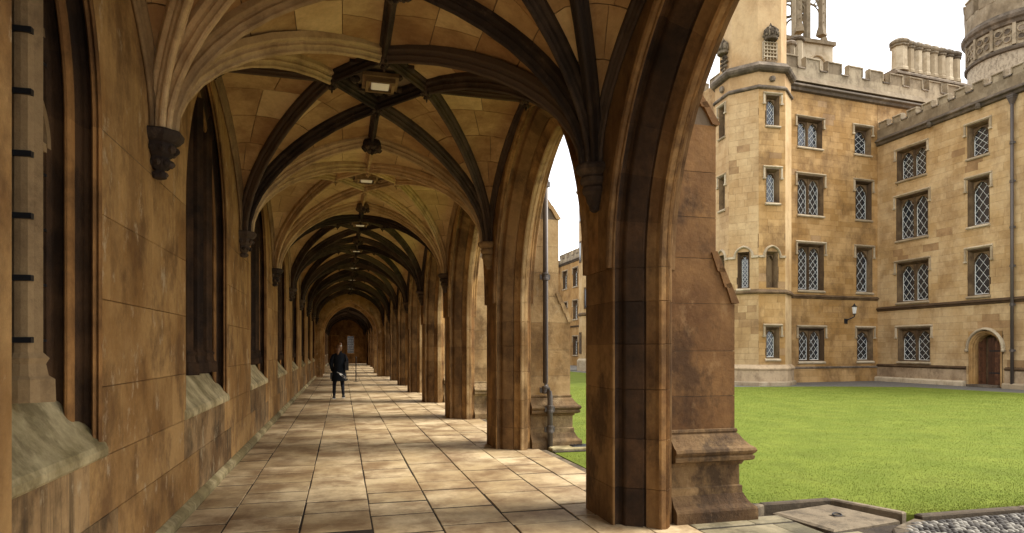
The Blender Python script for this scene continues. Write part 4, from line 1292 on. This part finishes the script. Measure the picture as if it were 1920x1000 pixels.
for s_ in (-.36, .36): m.tube([UF(s_, .05, 15.4), UF(s_, .05, 14.6)], .02, 5)
part('portcullis', m, M['dress'], em)
m = MB(); m.ext([(0, 14.45), (.12, 14.5), (.10, 14.58), (0, 14.6)], lambda a, p, q: UF(a, p, q), -.22, .22); part('bracket', m, M['reveal'], em)
UW = facet(F_W, ap-.205)
em = thing('crowned_rose', UW(0, .05, 14.8), 'carved stone flower badge under a crown on the left face of the turret', 'carving')
part('crown', crown(UW, 15.35, .60), M['kerb'], em)
m = MB()
for rr_, n_ in ((.16, 6), (.30, 10)):
    for i in range(n_):
        a = i*2*PI/n_; c = UW(rr_*math.cos(a)*.9, .09, 14.95+rr_*math.sin(a)*1.1)
        m.lathe(c, [(.015, -.07), (.06, -.03), (.065, .02), (.02, .075)], 6)
m.lathe(UW(0, .12, 14.95), [(.02, -.08), (.08, -.04), (.08, .04), (.02, .08)], 7)
part('badge', m, M['kerb'], em)

# ---- small round shafts beside the turret, chimney stack, lantern tower, round tower
t = thing('turret_shafts', (20.9, 27.2, 14.5), 'pair of short stone shafts with dark caps standing on the parapet right of the turret', 'chimney')
for i, (x, y, zt) in enumerate(((21.75, 27.6, 17.0), (22.5, 27.95, 17.5))):
    m = MB(); m.lathe((x, y, 0), [(.29, 14.6), (.29, zt-.25), (.26, zt-.2)], 8, .3); s_ = part('shaft', m, M['par'], t)
    m = MB(); m.lathe((x, y, zt-.2), [(.29, -.05), (.38, 0), (.40, .1), (.30, .2), (.12, .28), (.02, .3)], 10); part('cap', m, M['cornice'], s_)
# chimney stack
ch = thing('chimney_stack', (32, 29.3, 15), 'row of eight joined octagonal stone chimney shafts above the tall range', 'chimney')
def TCH(s, n, z): return (29.75+.992*s-.12*n*0, 29.0+.09*s-n, z)
m = MB(); m.box(-.2, 5.4, -1.2, .35, 14.5, 16.75, TCH); part('stack_base', m, M['par'], ch)
m = MB(); m.ext([(-1.25, 16.75), (.45, 16.75), (.45, 16.85), (.2, 17.05), (-1.1, 17.05)], lambda a, p, q: TCH(a, p, q), -.3, 5.5); part('base_cornice', m, M['cornice'], ch)
for k in range(3):
    m = MB(); m.box(.5+k*1.5, 1.1+k*1.5, .30, .36, 15.7, 16.3, TCH); part('recess', m, M['cornice'], ch)
for k in range(8):
    x = .42+k*.62+(0 if k else -.08); r = .30 if k else .42
    m = MB(); c = TCH(x, 0, 0); m.lathe(c, [(r*1.12, 17.02), (r*1.12, 17.16), (r, 17.22), (r*.97, 18.35)], 8, PI/8); s_ = part('chimney_shaft', m, M['dress'], ch)
    m = MB(); m.lathe(c, [(r, 18.35), (r*1.18, 18.40), (r*1.18, 18.47), (r*1.05, 18.50), (r*1.25, 18.56), (r*1.28, 18.66), (r*1.0, 18.78), (r*.6, 18.86)], 8, PI/8); part('chimney_cap', m, M['kerb'], s_)
# lantern tower
LTX, LTY = 24.35, 30.9
lt = thing('lantern_tower', (LTX, LTY, 14.5), 'openwork gothic stone lantern with pinnacled piers, behind the right of the turret', 'tower')
m = MB(); m.box(LTX-1.3, LTX+1.9, LTY-1.2, LTY+1.6, 14.5, 18.3); part('base', m, M['dress'], lt)
m = MB(); m.box(LTX-1.45, LTX+2.0, LTY-1.35, LTY+1.7, 18.3, 18.5); part('base_cornice', m, M['par'], lt)
m = MB()
TL = frame(LTX+.85, LTY-1.22, 1, 0, 0, -1)
for side in (1, -1): sweep(m, [(0, .0), (.10, .02), (.12, .10), (.0, .14)], .5, .52, 17.1, TL, 0, 1, 8, side)
m.box(-.5, .5, 0, .02, 16.0, 17.1, TL); part('blind_arch', m, M['dress'], lt)
m = MB()
for i in range(8):
    a = PI/8+i*PI/4; x, y = LTX+1.0*math.cos(a), LTY+1.0*math.sin(a)
    m.lathe((x, y, 0), [(.17, 18.5), (.17, 26)], 6)
part('lantern_piers', m, M['par'], lt)
for i in range(8):
    a = PI/8+i*PI/4; b = a+PI/4
    p0 = Vector((LTX+1.0*math.cos(a), LTY+1.0*math.sin(a), 0)); p1 = Vector((LTX+1.0*math.cos(b), LTY+1.0*math.sin(b), 0))
    mid = (p0+p1)/2; d = (p1-p0).normalized(); nn = Vector((d.y, -d.x, 0))
    TTr = lambda s, dd, z, mid=mid, d=d, nn=nn: tuple(mid+d*s+nn*dd+Vector((0, 0, z)))
    m = MB()
    for zs_ in (20.2, 22.4, 24.8):
        for side in (1, -1): sweep(m, [(-.05, 0), (-.05, .07), (.05, .07), (.05, 0)], .24, .34, zs_, TTr, 0, 1, 5, side)
        m.box(-.36, .36, -.05, .05, zs_+.48, zs_+.60, TTr)
    m.box(-.025, .025, -.03, .03, 20.8, 26, TTr)
    part('tracery', m, M['par'], lt)
for i in range(8):
    a = PI/8+i*PI/4; x, y = LTX+1.85*math.cos(a), LTY+1.85*math.sin(a)
    m = MB(); m.lathe((x, y, 0), [(.30, 18.5), (.26, 18.7), (.17, 19.0), (.15, 23), (.19, 23.1), (.19, 23.3), (.12, 23.4), (.01, 25.2)], 4, a+PI/4)
    for k in range(9): m.lathe((x+.14*math.cos(a), y+.14*math.sin(a), 19.2+k*.5), [(.01, -.04), (.045, 0), (.01, .06)], 4)
    part('pinnacle_pier', m, M['par'], lt)
    m = MB()
    q0 = Vector((math.cos(a), math.sin(a), 0)); c = Vector((LTX, LTY, 0))
    for zz in (20.6, 22.6):
        m.tube([tuple(c+q0*1.8+Vector((0, 0, zz-.7))), tuple(c+q0*1.6+Vector((0, 0, zz-.1))), tuple(c+q0*1.35+Vector((0, 0, zz+.25))), tuple(c+q0*1.05+Vector((0, 0, zz+.4)))], .06, 5)
        m.tube([tuple(c+q0*1.8+Vector((0, 0, zz+.55))), tuple(c+q0*1.05+Vector((0, 0, zz+.6)))], .05, 5)
        rg = [tuple(c+q0*(1.5+.13*math.cos(b))+Vector((0, 0, zz+.33+.13*math.sin(b)))) for b in [j*PI/4 for j in range(9)]]
        m.tube(rg, .035, 5)
    part('flying_tracery', m, M['par'], lt)
# round tower
RX, RY, RR = 43.6, 32.3, 3.05
rt = thing('round_tower', (RX, RY, 12), 'round battlemented tower of rough stone with a carved tracery band, at the top right corner', 'tower')
m = MB(); m.lathe((RX, RY, 0), [(RR, 11), (RR, 20.4)], 32); part('drum', m, M['rubble'], rt, smooth=False)
m = MB(); m.lathe((RX, RY, 0), [(RR, 20.4), (RR+.16, 20.45), (RR+.18, 20.6), (RR, 20.75)], 32); part('string_course', m, M['cornice'], rt)
m = MB(); m.lathe((RX, RY, 0), [(RR, 20.7), (RR, 22.1)], 32); part('tracery_band', m, M['par'], rt)
for i in range(16):
    a = i*2*PI/16+.1; nx, ny = math.cos(a), math.sin(a); T = frame(RX+nx*RR, RY+ny*RR, -ny, nx, nx, ny)
    m = MB(); m.box(-.09, .09, -.05, .14, 20.75, 22.1, T); 
    for cx_ in (-.36, .36):
        for (ox, oz) in ((0, .2), (0, -.2), (.2, 0), (-.2, 0)):
            pass
    part('panel_post', m, M['par'], rt)
    T2 = frame(RX+math.cos(a+PI/16)*RR, RY+math.sin(a+PI/16)*RR, -math.sin(a+PI/16), math.cos(a+PI/16), math.cos(a+PI/16), math.sin(a+PI/16))
    m = MB()
    for (ox, oz) in ((-.25, .25), (.25, .25), (-.25, -.25), (.25, -.25)):
        pr = [(ox+.17*math.cos(b), 21.42+oz+.17*math.sin(b)) for b in [j*PI/4 for j in range(8)]]
        m.add([T2(p, .035, q) for p, q in pr], [tuple(range(8))])
    m2 = MB()
    for (ox, oz) in ((-.25, .25), (.25, .25), (-.25, -.25), (.25, -.25)):
        rg = [T2(ox+.2*math.cos(b), .06, 21.42+oz+.2*math.sin(b)) for b in [j*PI/4 for j in range(9)]]
        m2.tube(rg, .035, 5)
    part('quatrefoil_hollow', m, M['cornice'], rt); part('quatrefoil_rim', m2, M['par'], rt)
m = MB(); m.lathe((RX, RY, 0), [(RR, 22.05), (RR+.15, 22.1), (RR+.2, 22.3), (RR+.33, 22.4), (RR+.36, 22.6), (RR+.2, 22.8), (RR+.15, 22.9)], 32); part('cornice', m, M['cornice'], rt)
m = MB(); m.lathe((RX, RY, 0), [(RR+.15, 22.85), (RR+.15, 23.9)], 32); part('parapet', m, M['par'], rt)
for i in range(14):
    a = i*2*PI/14; nx, ny = math.cos(a), math.sin(a); T = frame(RX+nx*(RR+.15), RY+ny*(RR+.15), -ny, nx, nx, ny)
    m = MB(); m.box(-.5, .5, -.35, .0, 23.85, 24.9, T); m.box(-.55, .55, -.4, .06, 24.9, 25.0, T); part('merlon', m, M['par'], rt)

# ---- distant range seen through the second arch
TDst = frame(21.3, 61.5, 0, -1, -1, 0)
dr_ = thing('distant_range', (21.3, 55, 0), 'distant battlemented stone range seen small through the second arch', 'building')
DW = [(a, a+1.3, z, z+1.7) for a in (1.0, 3.9, 6.8, 9.7) for z in (1.0, 4.4, 7.5)]
m = MB()
for r in subtract((0, 16, -.1, 9.9), DW): m.add([TDst(r[0], 0, r[2]), TDst(r[1], 0, r[2]), TDst(r[1], 0, r[3]), TDst(r[0], 0, r[3])], [(0, 1, 2, 3)])
m.box(0, 16, -5, -.62, -.1, 10, TDst); part('wall', m, M['fac'], dr_)
for r in DW: facade_window(dr_, TDst, *r, 2)
course(dr_, TDst, 0, 16, 3.7, 'reveal'); course(dr_, TDst, 0, 16, 10.0, 'cornice', .2, .3, 'cornice'); battlement(dr_, TDst, 0, 16, 10.1, 10.5, 11.0, 1.3, .8, .2)
TD2 = frame(21.3, 61.5, -1, 0, 0, -1)
d2 = thing('distant_building', (18, 61.5, 0), 'distant front facing the viewer, seen as a sliver left of the far range', 'building')
DW = [(a, a+1.3, z, z+1.7) for a in (.5, 3.4, 6.3, 9.2, 12.1) for z in (1.0, 4.4, 7.5)]
m = MB()
for r in subtract((0, 18, -.1, 9.9), DW): m.add([TD2(r[0], 0, r[2]), TD2(r[1], 0, r[2]), TD2(r[1], 0, r[3]), TD2(r[0], 0, r[3])], [(0, 1, 2, 3)])
m.box(0, 18, -5, -.62, -.1, 10, TD2); part('wall', m, M['fac'], d2)
for r in DW: facade_window(d2, TD2, *r, 2)
course(d2, TD2, 0, 18, 3.7, 'reveal'); course(d2, TD2, 0, 18, 10.0, 'cornice', .2, .3, 'cornice'); battlement(d2, TD2, 0, 18, 10.1, 10.5, 11.0, 1.3, .8, .2)
# distant octagonal turret
QX, QY, QR = 18.2, 44.8, 1.1
dt = thing('distant_turret', (QX, QY, 0), 'distant octagonal turret seen at the right edge of the second arch', 'turret')
for prof, mk, nm in (([(QR, 0), (QR, 13.2)], 'facB', 'shaft'), ([(QR, 13.1), (QR+.2, 13.25), (QR+.25, 13.4), (QR, 13.6)], 'cornice', 'cornice'), ([(QR-.08, 13.5), (QR-.08, 17)], 'facB', 'upper_shaft'),
                     ([(QR, 4.0), (QR+.1, 4.05), (QR+.1, 4.15), (QR, 4.25)], 'reveal', 'string_course'), ([(QR+.15, -.1), (QR+.15, .7), (QR, .85)], 'dress', 'plinth'),
                     ([(QR-.05, 16.9), (QR+.12, 17.0), (QR+.12, 17.3), (QR-.05, 17.5)], 'par', 'turret_top')):
    m = MB(); octo_ring(m, QX, QY, ROT, prof); part(nm, m, M[mk], dt)
for k, zz in ((fidx(-.7, -.7), 4.5), (fidx(-.7, -.7), 8), (fidx(-1, 0), 8), (fidx(-1, 0), 11), (fidx(-1, 0), 1.2)):
    a = ROT+PI/8+k*PI/4; nx, ny = math.cos(a), math.sin(a); apq = QR*math.cos(PI/8)
    T = frame(QX+nx*apq, QY+ny*apq, -ny, nx, nx, ny)
    m = MB(); m.box(-.28, .28, -.02, .03, zz, zz+1.6, T); w = part('window', m, M['reveal'], dt)
    m = MB(); m.box(-.17, .17, .031, .036, zz+.1, zz+1.45, T); part('glass', m, M['glass'], w)

# low hedge-like planting and far lawn edge between distant range and court
structure('far_path', MB().box(3.2, 26, 46.01, 61.4, -.2, -.02), M['grav'])
# ================================================================ PERSON, POST
def skin_obj(name, pts, edges, radii, mt, parent, root=0, sub=2, **kw):
    me = bpy.data.meshes.new(name); me.from_pydata(pts, edges, []); me.materials.append(mt)
    o = link(name, me, parent, (0, 0, 0), **kw)
    m = o.modifiers.new('skin', 'SKIN'); m.use_smooth_shade = True
    for i, v in enumerate(me.skin_vertices[0].data):
        r = radii[i]; v.radius = r if isinstance(r, tuple) else (r, r)
        v.use_root = (i == root)
    s = o.modifiers.new('sub', 'SUBSURF'); s.levels = sub; s.render_levels = sub
    return o
pr = thing('person', (-.10, 20.9, 0), 'person walking away in black coat and tights, brown hair in a clipped bun', 'person')
P = [(0, 0, .90), (0, 0, 1.08), (0, -.01, 1.26), (0, 0, 1.40), (0, .01, 1.46), (0, .02, 1.50),
     (-.095, 0, .84), (-.145, .12, .49), (-.15, -.02, .12), (-.155, .07, .05),
     (.09, 0, .84), (.10, .10, .49), (.125, -.20, .17), (.13, -.12, .07),
     (-.15, 0, 1.37), (-.22, -.02, 1.12), (-.20, .06, .92), (-.19, .08, .85),
     (.15, 0, 1.37), (.21, -.01, 1.12), (.17, .14, .96), (.14, .20, .95)]
E_ = [(0, 1), (1, 2), (2, 3), (3, 4), (4, 5), (0, 6), (6, 7), (7, 8), (8, 9), (0, 10), (10, 11), (11, 12), (12, 13), (3, 14), (14, 15), (15, 16), (16, 17), (3, 18), (18, 19), (19, 20), (20, 21)]
Rr = [(.15, .11), (.125, .095), (.14, .10), (.11, .08), (.055, .055), (.05, .05), (.10, .10), (.068, .068), (.046, .046), (.038, .034), (.10, .10), (.068, .068), (.046, .046), (.038, .034),
      (.058, .058), (.045, .045), (.034, .034), (.03, .022), (.058, .058), (.045, .045), (.034, .034), (.03, .022)]
body = skin_obj('body', P, E_, Rr, M['tights'], pr)
# head with face (looking down the walk), ears, nose
mb = MB(); hc = (0, .03, 1.585)
mb.lathe(hc, [(.02, -.125), (.05, -.115), (.066, -.08), (.078, -.03), (.083, .02), (.078, .065), (.055, .10), (.02, .118)], 14, 0, .95, 1.12)
mb.lathe((0, .135, 1.565), [(.005, -.03), (.017, -.018), (.011, .02), (.004, .035)], 6)
for s_ in (-1, 1): mb.lathe((s_*.079, .02, 1.575), [(.004, -.03), (.014, -.01), (.017, .012), (.006, .03)], 6)
link('head', mb.mesh('head', M['skin'], True), pr, (0, 0, 0))
mb = MB()
for s_ in (-1, 1): mb.lathe((s_*.03, .118, 1.595), [(.004, -.008), (.011, 0), (.004, .008)], 6)
link('eyes', mb.mesh('eyes', M['glass'], True), pr, (0, 0, 0))
mb = MB(); mb.box(-.022, .022, .118, .124, 1.522, 1.53); link('mouth', mb.mesh('mouth', flat('lips', (.35, .12, .1))), pr, (0, 0, 0))
for s_, x0, y0, z0 in ((-1, -.19, .085, .85), (1, .14, .21, .95)):
    pts = [(x0, y0, z0)]; ed = []; rd = [(.026, .016)]
    dz = -1 if s_ < 0 else -.2
    pts.append((x0, y0+.02, z0+dz*.06)); ed.append((0, 1)); rd.append((.028, .014))
    for k in range(4):
        a = len(pts); ox = (k-1.5)*.014; ln = [.055, .065, .06, .045][k]
        pts += [(x0+ox, y0+.03, z0+dz*.075), (x0+ox, y0+.035+ln*.4*(1 if dz > -.5 else .2), z0+dz*(.075+ln*.5)), (x0+ox*.9, y0+.03+ln*.3, z0+dz*(.075+ln))]
        ed += [(1, a), (a, a+1), (a+1, a+2)]; rd += [(.009, .009), (.008, .008), (.007, .007)]
    a = len(pts); pts += [(x0-s_*.028, y0+.02, z0+dz*.03), (x0-s_*.036, y0+.045, z0+dz*.055)]; ed += [(0, a), (a, a+1)]; rd += [(.011, .011), (.009, .009)]
    skin_obj('hand', pts, ed, rd, M['skin'], pr, 1, 1)
# coat
def ell(z, a, b, cy=0, n=16, cx=0): return [(cx+a*math.cos(2*PI*i/n), cy+b*math.sin(2*PI*i/n), z) for i in range(n)]
mb = MB(); mb.stack([ell(.56, .235, .20, -.01), ell(.58, .24, .205, -.01), ell(.85, .20, .165), ell(1.05, .165, .13), ell(1.22, .18, .135), ell(1.36, .185, .12), ell(1.42, .13, .10), ell(1.46, .085, .08), ell(1.50, .078, .078, .01)])
link('coat', mb.mesh('coat', M['coat'], True), pr, (0, 0, 0))
for s_, pts in ((-1, [(-.155, 0, 1.38), (-.225, -.01, 1.22), (-.245, -.02, 1.10), (-.225, .03, .97), (-.20, .07, .885)]), (1, [(.155, 0, 1.38), (.22, -.01, 1.22), (.235, -.01, 1.10), (.20, .10, .98), (.165, .165, .955)])):
    mb = MB(); mb.tube(pts, [.065, .062, .056, .05, .046], 10); link('sleeve', mb.mesh('sleeve', M['coat'], True), pr, (0, 0, 0))
# hair with bun and clip
mb = MB(); mb.lathe((0, .015, 1.60), [(.06, -.10), (.082, -.06), (.093, 0), (.088, .06), (.06, .105), (.02, .125)], 12, 0, 1, 1.0)
mb.lathe((-.03, -.065, 1.52), [(.015, -.20), (.045, -.12), (.06, 0), (.05, .07)], 8)
mb.lathe((.03, -.02, 1.725), [(.02, -.05), (.05, -.03), (.058, .0), (.045, .035), (.015, .05)], 9)
link('hair', mb.mesh('hair', M['hair'], True), pr, (0, 0, 0))
mb = MB(); mb.lathe((.045, -.055, 1.67), [(.01, -.03), (.035, -.015), (.04, .01), (.015, .03)], 7, 0, 1, .5); link('hair_clip', mb.mesh('hair_clip', M['white'], True), pr, (0, 0, 0))
for x, y, dz_ in ((-.155, .04, 0), (.13, -.15, .035)):
    mb = MB(); mb.stack([[(x+a*.052, y+b*.14-.01, z) for a, b in ((-.8, -1), (.8, -1), (1, -.3), (1, .5), (.5, 1), (-.5, 1), (-1, .5), (-1, -.3))] for z in (.0+dz_, .03+dz_)]); sh = link('shoe_sole', mb.mesh('shoe_sole', M['white']), pr, (0, 0, 0))
    mb = MB(); mb.stack([[(x+a*.048*k, y+b*.13*k2-.012+o_, z+dz_) for a, b in ((-.8, -1), (.8, -1), (1, -.3), (1, .5), (.5, 1), (-.5, 1), (-1, .5), (-1, -.3))] for z, k, k2, o_ in ((.0305, 1, 1, 0), (.06, .95, .9, -.005), (.09, .8, .6, -.035), (.11, .75, .5, -.045))]); link('shoe', mb.mesh('shoe', M['shoe'], True), pr, (0, 0, 0))
# bags
t = thing('shoulder_bag', (.10, 20.82, 1.0), 'black handbag hanging at the walking person\'s right side', 'bag')
mb = MB(); mb.stack([[(.13+a*.055, 20.86+b*.12, z) for a, b in ((-1, -.9), (1, -.9), (1.1, 0), (1, .9), (-1, .9), (-1.1, 0))] for z in (.90, .93, 1.15, 1.17)]); part('bag_body', mb, M['bag'], t)
mb = MB(); mb.tube([(.13, 20.80, 1.16), (.10, 20.80, 1.38), (.06, 20.86, 1.46), (.03, 20.98, 1.38), (.10, 20.96, 1.16)], .009, 5); part('strap', mb, M['bag'], t)
t = thing('tote_bag', (-.36, 20.9, .7), 'small black bag with a stiff handle carried low at the walking person\'s left', 'bag')
mb = MB(); mb.cbox(-.37, -.27, 20.84, 21.06, .62, .82, .02); part('bag_body', mb, M['bag'], t)
mb = MB(); mb.tube([(-.32, 20.88, .81), (-.31, 20.90, .87), (-.30, 20.98, .885), (-.31, 21.0, .81)], .008, 5); part('handle', mb, M['bag'], t)
t = thing('patterned_scarf', (-.1, 20.7, .8), 'white and black patterned cloth hanging behind the walking person\'s coat', 'scarf')
mb = MB(); rows = []
for i in range(5):
    z = .86-.05*i; rows.append([(-.17+.05*i+j*.045, 20.69-.012*math.sin(j*1.3+i), z-.02*j) for j in range(5)])
mb.stack(rows, closed=False)
o = part('cloth', mb, mat('patterned_cloth', (.05, .05, .05), (.8, .78, .72), var=0, scale=9, bump=0, fine=.05, lo=.44, hi=.52), t)
m_ = o.modifiers.new('thick', 'SOLIDIFY'); m_.thickness = .008
# post
t = thing('barrier_post', (.63, 31.6, 0), 'thin black metal post standing alone in the middle of the walk', 'post')
mb = MB(); mb.lathe((.63, 31.6, 0), [(.024, .012), (.024, 1.12), (.035, 1.13), (.035, 1.17), (.015, 1.20)], 8); part('pole', mb, M['iron'], t)
mb = MB(); mb.lathe((.63, 31.6, 0), [(.13, .0), (.13, .01), (.05, .02)], 12); part('base', mb, M['iron'], t)
